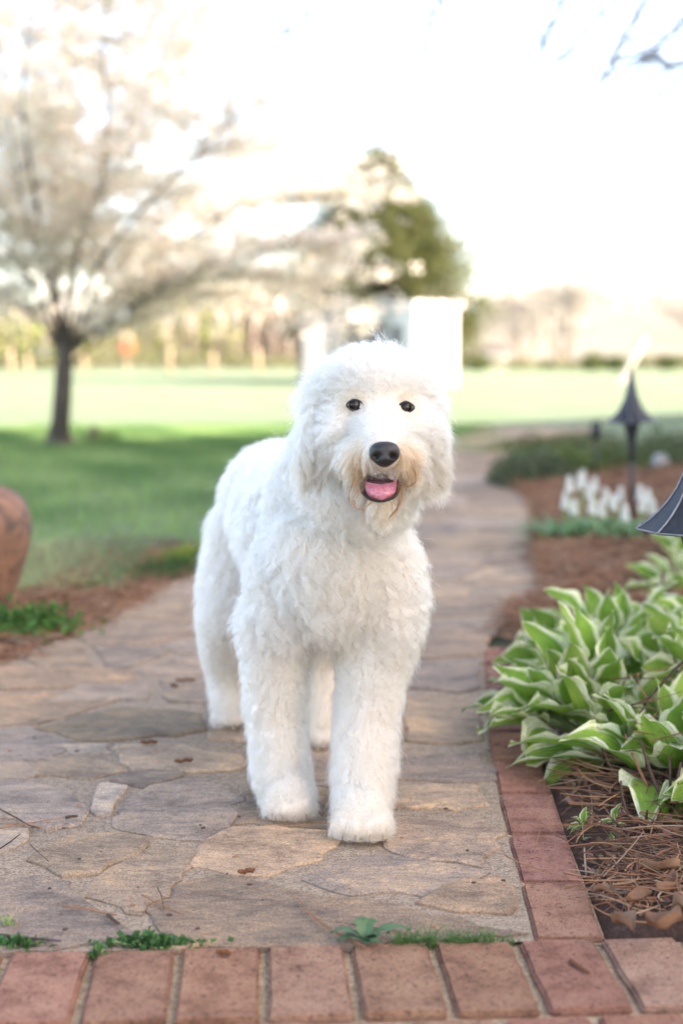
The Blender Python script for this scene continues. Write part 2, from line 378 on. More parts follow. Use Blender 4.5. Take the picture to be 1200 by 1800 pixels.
# ================================================================== SETTING
# ---- ground: one sheet, level garden, rising far pasture
def ground_z(x, y):
    z = -0.022
    if y > 60:
        k = (y - 60) / 240; k = max(0.0, min(1.0, k)); k = k * k * (3 - 2 * k)
        side = 1 / (1 + math.exp(-(x - 2) / 14))
        z += k * (1.0 + 9.5 * side) + 0.8 * k * math.sin(x * 0.03 + y * 0.011)
    return z
xs = sorted(set([round(v, 2) for v in list(np.linspace(-12, 12, 25)) + [s * (12 + (i / 18) ** 2.2 * 900) for i in range(1, 19) for s in (-1, 1)]]))
ys = [-80, -40, -20, -10, -4, 0, 4, 8, 12, 16, 20, 26, 32, 40, 50, 60, 68, 76, 86, 98, 112, 128, 146, 166, 190, 215, 245, 280, 320, 400, 560, 800, 1200]
vv = [(x, y, ground_z(x, y)) for y in ys for x in xs]; nx = len(xs)
ff = [(j * nx + i, j * nx + i + 1, (j + 1) * nx + i + 1, (j + 1) * nx + i) for j in range(len(ys) - 1) for i in range(nx - 1)]
g_ = MB().add(vv, ff).build('ground', M['lawn'], smooth=True)
tag(g_, 'green lawn running out to a dry pasture and low hill', kind='structure')

# ---- path outline (photo pixels on the ground plane)
ROW_A, ROW_B = G(165, 1673), G(1190, 1648)             # far edge of the front brick row
row_u = (ROW_B - ROW_A); BR_PITCH = row_u.length / 7; row_u.normalize(); row_n = Vector((row_u.y, -row_u.x, 0))   # row_n points at the camera
PATH_L = [(-420, 1215), (0, 1163), (115, 1118), (235, 1055), (345, 992), (430, 940), (520, 893), (640, 840), (740, 793), (800, 768), (850, 752)]
PATH_R = [(938, 1655), (912, 1550), (889, 1465), (872, 1385), (862, 1335), (853, 1250), (850, 1180), (852, 1135), (880, 1100), (968, 1050), (944, 985), (946, 930), (935, 880), (900, 856), (870, 832), (893, 800), (940, 778), (1000, 764), (1060, 752)]
left_w = [G(*p) for p in PATH_L]; right_w = [G(*p) for p in PATH_R]
near_l = ROW_A - row_u * (BR_PITCH * 9.0)
outline = [near_l - row_n * 0.004] + [Vector((-1.55, left_w[0].y, 0))] + left_w + right_w[::-1]
outline[-1] = right_w[0]
me = bpy.data.meshes.new('path'); bm = bmesh.new()
fc = bm.faces.new([bm.verts.new((p.x, p.y, 0.0)) for p in outline]); bm.normal_update()
if fc.normal.z < 0: fc.normal_flip()
bmesh.ops.triangulate(bm, faces=bm.faces[:]); bm.to_mesh(me); bm.free()
path = link('path', me, M['mortar']); tag(path, 'flagstone garden path set in sandy mortar', kind='structure')

def inside(p, poly):
    c = False; n = len(poly)
    for i in range(n):
        a, b = poly[i], poly[(i + 1) % n]
        if (a[1] > p[1]) != (b[1] > p[1]) and p[0] < (b[0] - a[0]) * (p[1] - a[1]) / (b[1] - a[1]) + a[0]: c = not c
    return c
STONE_COLS = [(0.320, 0.250, 0.192), (0.305, 0.248, 0.200), (0.300, 0.252, 0.212), (0.345, 0.265, 0.192), (0.340, 0.275, 0.222), (0.305, 0.240, 0.186)]
def flagstone(poly, col=None, h=0.004, rough=0.0055, sub=0.028):
    """poly: list of (x, y) world; edges broken up, rim bevelled, top slightly uneven"""
    pts = []
    n = len(poly); area = sum(poly[i][0] * poly[(i + 1) % n][1] - poly[(i + 1) % n][0] * poly[i][1] for i in range(n))
    if area < 0: poly = poly[::-1]
    for i in range(n):
        a, b = Vector(poly[i]), Vector(poly[(i + 1) % n]); k = max(1, min(8, int((b - a).length / sub)))
        for j in range(k):
            p = a.lerp(b, j / k); pts.append(p + Vector((random.gauss(0, rough), random.gauss(0, rough * 1.2))))
    c = sum(pts, Vector((0, 0))) / len(pts); nn = len(pts)
    tx, ty = random.gauss(0, 0.007), random.gauss(0, 0.007)
    vs, fs = [], []
    for p in pts: vs.append((p.x, p.y, -0.012))
    for p in pts: vs.append((p.x, p.y, h * 0.55))
    for p in pts:
        d = (c - p); q = p + d.normalized() * min(0.006, d.length * 0.2)
        vs.append((q.x, q.y, h + (q.x - c.x) * tx + (q.y - c.y) * ty + random.gauss(0, 0.0006)))
    for p in pts:
        q = p.lerp(c, 0.45); vs.append((q.x, q.y, h + (q.x - c.x) * tx + (q.y - c.y) * ty + random.gauss(0, 0.001)))
    vs.append((c.x, c.y, h + random.gauss(0, 0.001)))
    for r_ in range(3):
        for i in range(nn):
            j = (i + 1) % nn; fs.append((r_ * nn + i, r_ * nn + j, (r_ + 1) * nn + j, (r_ + 1) * nn + i))
    for i in range(nn): fs.append((3 * nn + i, 3 * nn + (i + 1) % nn, 4 * nn))
    o = MB().add(vs, fs).build('flagstone', M['stone'], path, smooth=False)
    c4 = col or random.choice(STONE_COLS); k = random.uniform(0.82, 1.24)
    o.color = (c4[0] * k, c4[1] * k, c4[2] * k, 1)
    return o
BRN, GRY, PCH, TAN, PAL = (0.320, 0.245, 0.186), (0.310, 0.252, 0.208), (0.395, 0.285, 0.198), (0.345, 0.265, 0.194), (0.42, 0.350, 0.285)
TRACED = [
    ([(203, 1455), (235, 1408), (270, 1387), (340, 1372), (398, 1388), (410, 1412), (402, 1440), (385, 1468), (372, 1478), (318, 1475), (255, 1467), (215, 1461)], GRY),
    ([(52, 1518), (72, 1500), (130, 1477), (200, 1472), (250, 1481), (249, 1495), (215, 1514), (172, 1536), (150, 1543), (100, 1530)], TAN),
    ([(167, 1547), (215, 1522), (257, 1494), (330, 1492), (343, 1502), (300, 1558), (262, 1586), (248, 1608), (225, 1604), (180, 1578), (160, 1568)], TAN),
    ([(-120, 1546), (60, 1549), (110, 1561), (140, 1581), (178, 1615), (228, 1640), (256, 1660), (60, 1666), (-160, 1668)], GRY),
    ([(352, 1500), (378, 1480), (405, 1462), (480, 1459), (570, 1466), (588, 1480), (560, 1500), (520, 1520), (470, 1540), (400, 1530), (342, 1520)], PCH),
    ([(272, 1600), (310, 1572), (360, 1548), (400, 1552), (470, 1562), (560, 1582), (690, 1594), (740, 1606), (800, 1618), (910, 1644), (600, 1662), (300, 1665), (290, 1640)], BRN),
    ([(537, 1548), (580, 1531), (660, 1508), (720, 1517), (800, 1524), (850, 1536), (790, 1558), (740, 1567), (650, 1571), (580, 1563)], GRY),
    ([(738, 1588), (770, 1571), (820, 1556), (880, 1553), (884, 1570), (893, 1590), (888, 1607), (840, 1603), (770, 1596)], PCH),
    ([(682, 1452), (720, 1444), (800, 1442), (858, 1449), (872, 1470), (863, 1490), (838, 1517), (760, 1510), (697, 1503), (682, 1490)], BRN),
    ([(692, 1391), (740, 1384), (828, 1386), (842, 1396), (841, 1416), (760, 1422), (692, 1418)], TAN),
    ([(690, 1330), (760, 1326), (836, 1331), (852, 1345), (858, 1372), (780, 1374), (690, 1368)], GRY),
    ([(712, 1232), (780, 1227), (832, 1241), (838, 1270), (840, 1300), (800, 1308), (717, 1304)], TAN),
    ([(737, 1167), (838, 1162), (842, 1210), (800, 1216), (727, 1211)], GRY),
    ([(167, 1400), (182, 1384), (220, 1388), (213, 1401), (199, 1413), (196, 1430), (172, 1434)], PAL),
    ([(64, 1346), (100, 1337), (150, 1327), (212, 1355), (180, 1367), (150, 1371), (100, 1361), (77, 1367)], TAN),
    ([(-120, 1382), (60, 1377), (120, 1402), (148, 1421), (148, 1449), (80, 1458), (30, 1439), (-120, 1422)], GRY),
    ([(207, 1314), (300, 1310), (428, 1336), (423, 1351), (340, 1358), (240, 1356)], TAN),
    ([(-160, 1217), (100, 1220), (188, 1236), (140, 1253), (60, 1273), (-160, 1274)], PCH),
    ([(72, 1281), (150, 1260), (230, 1247), (338, 1257), (353, 1285), (250, 1299), (150, 1304)], (0.285, 0.225, 0.162)),
    ([(-120, 1192), (30, 1174), (218, 1182), (233, 1200), (100, 1210), (-120, 1211)], PCH),
    ([(-120, 1470), (38, 1463), (46, 1478), (20, 1493), (-120, 1505)], PAL),
    ([(440, 1392), (560, 1392), (672, 1402), (668, 1440), (590, 1452), (425, 1448)], BRN),
    ([(440, 1325), (560, 1320), (676, 1328), (680, 1384), (580, 1382), (445, 1380)], GRY),
    ([(370, 1240), (520, 1230), (700, 1235), (702, 1306), (560, 1312), (380, 1300)], BRN),
    ([(-120, 1290), (50, 1288), (130, 1312), (60, 1335), (-120, 1345)], GRY),
    ([(100, 1312), (190, 1310), (185, 1322), (130, 1324)], PAL),
    ([(720, 1105), (860, 1118), (845, 1152), (740, 1158), (700, 1140)], BRN),
]
traced_w = []
for poly, col in TRACED:
    wp = [G(*p).xy for p in poly]; cw = sum(wp, Vector((0, 0))) / len(wp); wp = [tuple(cw + (q - cw) * (1 + 0.011 / max(0.03, (q - cw).length))) for q in wp]; traced_w.append(wp); flagstone(wp, col, h=random.uniform(0.0035, 0.0075))
# the rest of the path: irregular cells between the path's edges
outl2 = [(p.x, p.y) for p in outline]
seeds = []
tries = 0
while tries < 14000:
    tries += 1
    y = 1.75 + (20.5 - 1.75) * random.random() ** 1.5; x = random.uniform(-1.6, 4.0)
    if not inside((x, y), outl2): continue
    if any(inside((x + dx, y + dy), t) for t in traced_w for dx, dy in ((0, 0), (0.04, 0), (-0.04, 0), (0, 0.05), (0, -0.05))): continue
    r0 = random.uniform(0.22, 0.40) if y > 3.6 else random.uniform(0.10, 0.24)
    if all((x - s_[0]) ** 2 + (y - s_[1]) ** 2 * 0.8 > ((r0 + s_[2]) / 2) ** 2 for s_ in seeds): seeds.append((x, y, r0))
def clip(poly, m_, d_):
    out = []; n = len(poly)
    for i in range(n):
        a, b = poly[i], poly[(i + 1) % n]; da = (a[0] - m_[0]) * d_[0] + (a[1] - m_[1]) * d_[1]; db = (b[0] - m_[0]) * d_[0] + (b[1] - m_[1]) * d_[1]
        if da <= 0: out.append(a)
        if (da <= 0) != (db <= 0):
            t = da / (da - db); out.append((a[0] + (b[0] - a[0]) * t, a[1] + (b[1] - a[1]) * t))
    return out
tr_pts = [(x, y) for t in traced_w for (x, y) in t]
for i, (x, y, r0) in enumerate(seeds):
    poly = [(x + 0.34 * math.cos(a), y + 0.34 * math.sin(a)) for a in np.linspace(0, 2 * math.pi, 9)[:-1]]
    for j, (x2, y2, _) in enumerate(seeds):
        if i != j and abs(x2 - x) < 0.9 and abs(y2 - y) < 0.9:
            dl = math.hypot(x2 - x, y2 - y); d_ = ((x2 - x) / dl, (y2 - y) / dl); gap = random.uniform(0.008, 0.02)
            poly = clip(poly, ((x + x2) / 2 - d_[0] * gap, (y + y2) / 2 - d_[1] * gap), d_)
    for (x2, y2) in tr_pts:
        dl = math.hypot(x2 - x, y2 - y)
        if 1e-4 < dl < 0.5:
            d_ = ((x2 - x) / dl, (y2 - y) / dl); poly = clip(poly, (x2 - d_[0] * 0.010, y2 - d_[1] * 0.010), d_)
    if len(poly) < 3: continue
    # pull corners that leave the path back inside
    q = []
    for p in poly:
        t = 1.0
        while t > 0.1 and not inside((x + (p[0] - x) * t * 1.04, y + (p[1] - y) * t * 1.04), outl2): t -= 0.08
        q.append((x + (p[0] - x) * t, y + (p[1] - y) * t))
    ar = abs(sum(q[k][0] * q[(k + 1) % len(q)][1] - q[(k + 1) % len(q)][0] * q[k][1] for k in range(len(q)))) / 2
    if ar > 0.0035: flagstone(q, None, h=random.uniform(0.003, 0.006), sub=0.07)

# ---- brick paving: front rows and the edging along the right of the path
def brick_mesh(L, W, H, seed):
    rnd = random.Random(seed); me = bpy.data.meshes.new('brick'); bm = bmesh.new()
    bmesh.ops.create_cube(bm, size=1)
    for v in bm.verts: v.co = Vector((v.co.x * W, v.co.y * L, v.co.z * H - H / 2))
    bmesh.ops.subdivide_edges(bm, edges=[e for e in bm.edges if abs((e.verts[0].co - e.verts[1].co).y) > L * 0.5], cuts=3)
    for v in bm.verts:
        v.co.x += rnd.gauss(0, 0.0009); v.co.y += rnd.gauss(0, 0.0009); v.co.z += rnd.gauss(0, 0.0005) if v.co.z > -H / 2 else 0
    bmesh.ops.bevel(bm, geom=[e for e in bm.edges if e.calc_length() > 0 and max(v.co.z for v in e.verts) > -H * 0.3 and e.calc_face_angle(0) > 0.6], offset=0.004, segments=2, affect='EDGES')
    bm.to_mesh(me); bm.free(); me.materials.append(M['brick'])
    for p in me.polygons: p.use_smooth = False
    return me
BR_W, BR_L = BR_PITCH - 0.0105, 0.1965
front_meshes = [brick_mesh(BR_L, BR_W, 0.05, k) for k in range(4)]; curb_meshes = [brick_mesh(0.193, 0.088, 0.05, 10 + k) for k in range(4)]
a0 = math.atan2(row_u.y, row_u.x)
pm = MB()
q0 = ROW_A - row_u * BR_PITCH * 9; q1 = ROW_A + row_u * BR_PITCH * 22
q2, q3 = q1 + row_n * 1.3, q0 + row_n * 1.3
pave = pm.add([(q.x, q.y, -0.005) for q in (q3, q2, q1, q0)], [(0, 1, 2, 3)]).build('brick_pavement', M['joint'])
tag(pave, 'pink red brick paving with pale mortar joints', kind='structure')
BRICK_C = [(0.325, 0.175, 0.114), (0.300, 0.152, 0.098), (0.345, 0.196, 0.130), (0.275, 0.135, 0.088)]
for row in range(5):
    for k in range(-9, 20):
        off = (k + 0.5 + (0.0 if row == 0 else 0.5 * (row % 2))) * BR_PITCH
        c = ROW_A + row_u * off + row_n * (BR_L / 2 + row * (BR_L + 0.012) + 0.004)
        if c.y < 0.9: continue
        o = link('brick', random.choice(front_meshes), None, pave)
        o.location = (c.x, c.y, 0.004 + random.gauss(0, 0.0008)); o.rotation_euler = (random.gauss(0, 0.004), random.gauss(0, 0.004), a0 + random.gauss(0, 0.006) + (math.pi if random.random() < 0.5 else 0))
        bc = random.choice(BRICK_C); o.color = (*[v * random.uniform(0.94, 1.06) for v in bc], 1)
# curb along the path's right edge
edge = [G(938, 1655), G(912, 1550), G(889, 1465), G(872, 1385), G(862, 1335), G(853, 1250), G(850, 1180), G(849, 1120)]
def along(poly, s):
    for a, b in zip(poly, poly[1:]):
        L = (b - a).length
        if s <= L: return a.lerp(b, s / L), (b - a).normalized()
        s -= L
    return poly[-1] + (poly[-1] - poly[-2]).normalized() * s, (poly[-1] - poly[-2]).normalized()
cb_ = MB(); lw, rw = [], []
for k in range(0, 46):
    p, t = along(edge, k * 0.04); nrm = Vector((t.y, -t.x, 0)); lw.append(p - nrm * 0.001); rw.append(p + nrm * 0.093)
vs_ = [(p.x, p.y, -0.0035) for p in lw] + [(p.x, p.y, -0.0035) for p in rw]; k_ = len(lw)
curb = cb_.add(vs_, [(i, i + k_, i + k_ + 1, i + 1) for i in range(k_ - 1)]).build('brick_curb', M['joint']); tag(curb, 'single row of brick edging beside the flagstone path', kind='structure')
s_ = 0.006 + 0.193 / 2
for k in range(9):
    p, t = along(edge, s_ + k * 0.2035); nrm = Vector((t.y, -t.x, 0)); c = p + nrm * 0.047
    o = link('brick', random.choice(curb_meshes), None, curb)
    o.location = (c.x, c.y, 0.0035 + random.gauss(0, 0.001)); o.rotation_euler = (random.gauss(0, 0.006), random.gauss(0, 0.006), math.atan2(t.y, t.x) - math.pi / 2 + random.gauss(0, 0.008))
    bc = random.choice([(0.310, 0.145, 0.102), (0.330, 0.158, 0.110), (0.300, 0.150, 0.106)]); o.color = (*[v * random.uniform(0.94, 1.06) for v in bc], 1)

# ---- planting bed on the right, strip of bare soil on the left
def bed_noise(x, y): return 0.5 + 0.25 * math.sin(x * 9.1 + y * 4.3) + 0.25 * math.sin(x * 3.7 - y * 7.9 + 1.3)
bed_edge = [p + Vector((0.094, 0, 0)) if i <= 7 else p for i, p in enumerate(right_w)]
bed_edge = [Vector((bed_edge[0].x + 0.002, ROW_B.y - 0.04, 0))] + bed_edge
def bed_x0(y):
    for a, b in zip(bed_edge, bed_edge[1:]):
        if min(a.y, b.y) <= y <= max(a.y, b.y) and abs(b.y - a.y) > 1e-6: return a.x + (b.x - a.x) * (y - a.y) / (b.y - a.y)
    return bed_edge[-1].x
def bed_z(x, y):
    e = min(1.0, max(0.0, (x - bed_x0(y)) / 0.05)); e *= min(1, max(0, (y - row_y(x) + 0.01) / 0.04))
    return -0.009 + e * (0.010 + 0.022 * bed_noise(x, y))
def row_y(x): return ROW_A.y + (x - ROW_A.x) * row_u.y / row_u.x
rows = [1.74 + 0.0175 * i for i in range(9)] + [1.895 + 0.05 * i for i in range(58)] + [4.8 + 0.15 * i for i in range(32)]
vs_, fs_ = [], []
cols_ = [0.0, 0.03, 0.07, 0.12, 0.18, 0.25, 0.33, 0.42, 0.52, 0.64, 0.78, 0.95, 1.2, 1.6, 2.2, 3.2]
for y in rows:
    for cx in cols_:
        x = bed_x0(y) + cx; yy = max(y, row_y(x) - 0.012); vs_.append((x, yy, bed_z(x, yy)))
nc = len(cols_)
for j in range(len(rows) - 1):
    for i in range(nc - 1): fs_.append((j * nc + i, j * nc + i + 1, (j + 1) * nc + i + 1, (j + 1) * nc + i))
bed = MB().add(vs_, fs_).build('garden_bed', M['soil'], smooth=True); tag(bed, 'brown mulched planting bed beside the path', kind='structure')
lb = [(-420, 1210), (0, 1170), (115, 1128), (235, 1066), (345, 1002), (380, 970), (300, 985), (270, 965), (215, 958), (165, 975), (130, 1010), (60, 1040), (-420, 1080)]
me = bpy.data.meshes.new('soil_strip'); bm = bmesh.new()
fc = bm.faces.new([bm.verts.new((*G(*p).xy, -0.012)) for p in lb]); bm.normal_update()
if fc.normal.z < 0: fc.normal_flip()
bmesh.ops.triangulate(bm, faces=bm.faces[:]); bm.to_mesh(me); bm.free()
bpt = MB().add([(-0.86 + 0.32 * (1 + 0.15 * math.sin(3 * a)) * math.cos(a), 5.35 + 0.60 * (1 + 0.15 * math.sin(2 * a + 1)) * math.sin(a), -0.017) for a in [k * math.pi / 14 for k in range(28)]], [tuple(range(28))]).build('bare_soil_patch', M['soil']); tag(bpt, 'worn bare patch of reddish soil in the lawn by the path', kind='structure')
soil_l = link('soil_strip', me, M['soil']); tag(soil_l, 'strip of bare reddish soil between lawn and path', kind='structure')

# ================================================================== HOUSE added to throw the foreground into shade (unseen, out of frame, right and behind)
house = empty('house', (18.5, 3.5, 0), R(45)); tag(house, 'unseen long pale farmhouse with grey gable roof added to shade the garden', 'house')
HL, HW, EAVE, RIDGE = 19.0, 5.6, 6.4, 12.0
HN = -12.5
hw = MB(); hw.box(HN, HL, -HW, HW, -0.1, EAVE)
hw.add([(HN, -HW, EAVE), (HN, HW, EAVE), (HN, 0, RIDGE - 0.12)], [(0, 2, 1)]).add([(HL, -HW, EAVE), (HL, HW, EAVE), (HL, 0, RIDGE - 0.12)], [(0, 1, 2)])
hw.build('wall', M['house'], house)
rf = MB(); e = 0.5
for s in (-1, 1):
    y1, z1 = s * (HW + e), EAVE - e * (RIDGE - EAVE) / HW
    rf.add([(HN - e, y1, z1), (HL + e, y1, z1), (HL + e, 0, RIDGE), (HN - e, 0, RIDGE), (HN - e, y1, z1 - 0.15), (HL + e, y1, z1 - 0.15), (HL + e, 0, RIDGE - 0.15), (HN - e, 0, RIDGE - 0.15)],
           [(0, 1, 2, 3), (7, 6, 5, 4), (0, 4, 5, 1), (1, 5, 6, 2), (3, 7, 4, 0)])
rf.build('roof', M['roofing'], house)
for k in range(6):
    x = -10 + k * 5.0
    wn = MB().box(x - 0.5, x + 0.5, HW - 0.02, HW + 0.05, 1.0, 2.6).build('window', M['white'], house)
    for zz in (1.08, 1.85): MB().box(x - 0.42, x + 0.42, HW + 0.045, HW + 0.06, zz, zz + 0.67).build('pane', M['pane'], wn)

# ================================================================== FAR THINGS
def polytube(mb, pts, r0, r1, n=6, sub=3):
    P = [Vector(p) for p in pts]; out = []
    for i in range(len(P) - 1):
        p0, p1, p2, p3 = P[max(i - 1, 0)], P[i], P[i + 1], P[min(i + 2, len(P) - 1)]
        for j in range(sub):
            t = j / sub
            out.append(0.5 * ((2 * p1) + (p2 - p0) * t + (2 * p0 - 5 * p1 + 4 * p2 - p3) * t * t + (3 * p1 - p0 - 3 * p2 + p3) * t ** 3))
    out.append(P[-1]); m_ = len(out)
    mb.tube(out, [r0 + (r1 - r0) * (i / (m_ - 1)) for i in range(m_)], n)
    return out
def set_origin(root, objs):
    for o in objs: to_parent(o, root)

# ---- flowering tree at the left (white blossom in flat layers)
TD = 11.7
base = G(105, 783, -0.022)
tree = empty('blossom_tree', base); tag(tree, 'white blossoming tree with dark forked trunk standing on the lawn', 'tree')
tk = MB(); rnd = random.Random(3)
polytube(tk, [base + Vector((0.02, 0, -0.1)), base + Vector((0, 0, 0.03)), D(110, 700, TD), D(113, 640, TD), D(117, 590, TD)], 0.098, 0.060, 8)
tk.tube([base + Vector((0, 0, -0.05)), base + Vector((0, 0, 0.04)), base + Vector((0.0, 0, 0.16))], [0.17, 0.125, 0.085], 8)
LIMBS = [([(114, 628), (150, 596), (232, 540), (300, 492), (420, 452), (520, 436), (590, 432)], -0.6, 0.042), ([(116, 632), (165, 606), (215, 560), (262, 530), (330, 515), (410, 520)], 1.4, 0.036),
         ([(112, 606), (122, 520), (132, 450), (152, 350), (205, 250), (270, 140), (300, 40)], 0.9, 0.048), ([(110, 606), (92, 520), (70, 450), (38, 350), (15, 200), (-10, 60)], -0.8, 0.045),
         ([(110, 622), (72, 565), (20, 532), (-70, 500), (-180, 460), (-300, 440)], 0.5, 0.040), ([(116, 606), (152, 505), (205, 420), (285, 330), (365, 250), (440, 190)], -1.2, 0.045),
         ([(117, 610), (170, 545), (262, 472), (355, 400), (440, 360), (520, 348), (565, 350)], 1.0, 0.045), ([(112, 606), (102, 480), (100, 380), (88, 250), (112, 100), (135, -60)], 0.2, 0.050),
         ([(110, 612), (60, 500), (-20, 400), (-120, 300), (-220, 240)], -0.6, 0.042), ([(113, 606), (140, 420), (180, 320), (190, 200), (180, 80), (200, -60)], -1.6, 0.045),
         ([(111, 606), (85, 470), (50, 330), (-30, 200), (-80, 60)], 1.6, 0.045), ([(117, 606), (190, 480), (300, 380), (400, 300), (480, 250)], 1.9, 0.042),
         ([(117, 612), (250, 525), (390, 486), (520, 500), (605, 545)], -0.2, 0.036), ([(112, 596), (150, 400), (250, 240), (330, 90), (360, -60)], 1.5, 0.045), ([(110, 590), (62, 420), (5, 260), (-50, 80), (-80, -60)], 0.3, 0.045), ([(112, 580), (60, 330), (40, 150), (60, -40)], -1.9, 0.042), ([(113, 590), (130, 330), (70, 180), (150, 20), (230, -80)], 2.2, 0.042)]
tips = []
for pts, dz, r0 in LIMBS:
    n_ = len(pts); P = [D(px, py + (abs(dz) * 14 if i == 0 else 0), TD + dz * (i / (n_ - 1)) ** 0.8) for i, (px, py) in enumerate(pts)]
    o = polytube(tk, P, r0 * 0.5, 0.004, 6)
    for i in range(len(o) // 4, len(o)):
        for _ in range(4):
            d = (o[min(i + 1, len(o) - 1)] - o[i - 1]).normalized()
            sd = Vector((rnd.gauss(0, 1), rnd.gauss(0, 1), rnd.gauss(0.1, 0.22))).normalized()
            L = rnd.uniform(0.25, 0.8); e1 = o[i] + (d * 0.5 + sd) * L * 0.55; e2 = e1 + (d * 0.3 + sd + Vector((0, 0, 0.12))) * L * 0.5
            tk.tube([o[i], e1, e2], [0.0042, 0.003, 0.0015], 4, cap=False); tips.append((o[i], e1, e2))
set_origin(tree, [tk.build('trunk', M['bark'], smooth=True)])
rng = np.random.default_rng(5); TP = []
for (a, b, c) in tips:
    k = rng.integers(14, 34); t = rng.uniform(0.15, 1.0, k); A, B, E = np.array(a), np.array(b), np.array(c)
    p = np.where(t[:, None] < 0.5, A + (B - A) * t[:, None] * 2, B + (E - B) * (t[:, None] * 2 - 1)); TP.append(p + rng.normal(0, [0.10, 0.10, 0.035], (k, 3)))
TP = np.concatenate(TP)
def blossoms(P, size, rng):
    """four bracts round a centre, facing up: two crossed bent quads"""
    n = len(P); up = rng.normal(0, 0.45, (n, 3)); up[:, 2] += 1; up /= np.linalg.norm(up, axis=1)[:, None]
    a = np.cross(up, rng.normal(0, 1, (n, 3))); a /= np.linalg.norm(a, axis=1)[:, None]; b = np.cross(up, a); s = (size * rng.uniform(0.6, 1.3, n))[:, None]
    V = np.stack([P, P + (a + 0.55 * b) * s + up * s * .2, P + (a * .55 + b) * s + up * s * .2, P + (b - .55 * a) * s + up * s * .1, P + (b * .55 - a) * s + up * s * .2, P - (a + .55 * b) * s + up * s * .15, P - (a * .55 + b) * s + up * s * .2,
                  P + (a * .55 - b) * s + up * s * .1, P + (a - .55 * b) * s + up * s * .2], 1)
    F = np.arange(n * 9).reshape(n, 9); T = np.concatenate([F[:, [0, 1, 2]], F[:, [0, 3, 4]], F[:, [0, 5, 6]], F[:, [0, 7, 8]]]); return V.reshape(-1, 3), T
V, T = blossoms(TP, 0.050, rng); colr = np.repeat(jitter_col((0.86, 0.80, 0.71), len(TP), 0.12, rng), 9, axis=0)
set_origin(tree, [link('crown', np_mesh('crown', V, T, colr), M['blossom'])])

# unseen tall tree added on the right so that its crown keeps the low sun off the blossom
stt = empty('added_shade_tree', (9.2, 7.4, -0.02)); tag(stt, 'tall leafy tree added unseen on the right to shade the blossom', 'tree'); tk = MB()
polytube(tk, [(0, 0, -0.1), (0.1, 0, 3.0), (0, 0.1, 6.5), (0.1, 0, 9.5)], 0.26, 0.07, 10); PP = []; rnd = random.Random(44)
for k in range(60):
    a = rnd.uniform(0, 6.28); z = rnd.uniform(6.6, 9.5); r_ = rnd.uniform(1.0, 2.5); e2 = Vector((r_ * math.cos(a), r_ * math.sin(a), z + rnd.uniform(0.6, 2.2))); tk.tube([(0.05, 0, z - 0.6), tuple(e2 * 0.5 + Vector((0, 0, z * 0.5))), tuple(e2)], [0.05, 0.03, 0.01], 5, cap=False)
    PP.append(np.array(e2) + rng.normal(0, 0.42, (105, 3)))
PP = np.concatenate(PP); tk.build('trunk', M['bark'], stt, smooth=True); V, T, c_ = leaf_cards(PP, np.tile([0, 0, 0.2], (len(PP), 1)), 0.17, 1.7, jitter_col((0.08, 0.12, 0.04), len(PP), 0.3, rng), rng); link('crown', np_mesh('crown', V, T, c_), M['leaf'], stt)

# a broken stump and low plants by the trunk
st = empty('tree_stump', G(165, 778, -0.02)); tag(st, 'small dark stump with leafy sprouts beside the blossoming tree', 'stump')
sm = MB(); b0 = G(163, 778, -0.02); sm.tube([b0, b0 + Vector((0.01, 0, 0.09)), b0 + Vector((0.02, 0, 0.15))], [0.06, 0.045, 0.02], 7); set_origin(st, [sm.build('wood', M['bark'])])
pp = np.array(G(180, 780, -0.02)) + rng.normal(0, [0.12, 0.1, 0.0], (120, 3)) + np.c_[np.zeros(120), np.zeros(120), rng.uniform(0, 0.11, 120)]
V, T, c_ = leaf_cards(pp, np.tile([0, 0, 0.6], (120, 1)), 0.05, 2, jitter_col((0.07, 0.13, 0.04), 120, 0.3, rng), rng); set_origin(st, [link('foliage', np_mesh('foliage', V, T, c_), M['leaf'])])

# ---- evergreen behind the garden shed
ED = 39.0
eb = Vector((D(688, 640, ED).x, ED, -0.03)); ev = empty('evergreen_tree', eb); tag(ev, 'tall broad evergreen tree with olive foliage behind the white shed', 'tree')
tk = MB(); polytube(tk, [eb, eb + Vector((0, 0, 2)), eb + Vector((-0.3, 0, 4)), eb + Vector((-0.7, 0, 5.0))], 0.20, 0.03, 8)
PL = []; DL = []; rnd = random.Random(11)
def ev_width(z):   # radius of the crown against height
    zs, rs_ = [0.2, 0.8, 1.6, 2.5, 3.2, 3.9, 4.5, 5.1, 5.7], [2.1, 2.6, 2.75, 2.65, 2.3, 1.75, 1.15, 0.6, 0.1]
    return float(np.interp(z, zs, rs_))
for k in range(400):
    z = rnd.uniform(0.3, 5.5) if k < 290 else rnd.uniform(2.8, 5.6); a = rnd.uniform(0, 2 * math.pi); r_ = ev_width(z) * rnd.uniform(0.72, 1.1)
    cx = -0.5 * (z / 6) ** 1.5
    o0 = eb + Vector((cx, 0, z - 0.25)); o1 = eb + Vector((cx + r_ * math.cos(a) * 0.6, r_ * math.sin(a) * 0.6, z)); o2 = eb + Vector((cx + r_ * math.cos(a), r_ * math.sin(a), z + 0.3 + 0.25 * rnd.random()))
    tk.tube([o0, o1, o2], [0.03, 0.018, 0.006], 4, cap=False)
    m_ = 170; t = rng.uniform(0.35, 1.05, m_)[:, None]; A, B, E = np.array(o0), np.array(o1), np.array(o2)
    p = np.where(t < 0.5, A + (B - A) * t * 2, B + (E - B) * (t * 2 - 1)) + rng.normal(0, 0.16, (m_, 3)); PL.append(p)
    DL.append(np.tile([math.cos(a) * 0.5, math.sin(a) * 0.5, 0.7], (m_, 1)))
PL = np.concatenate(PL); DL = np.concatenate(DL)
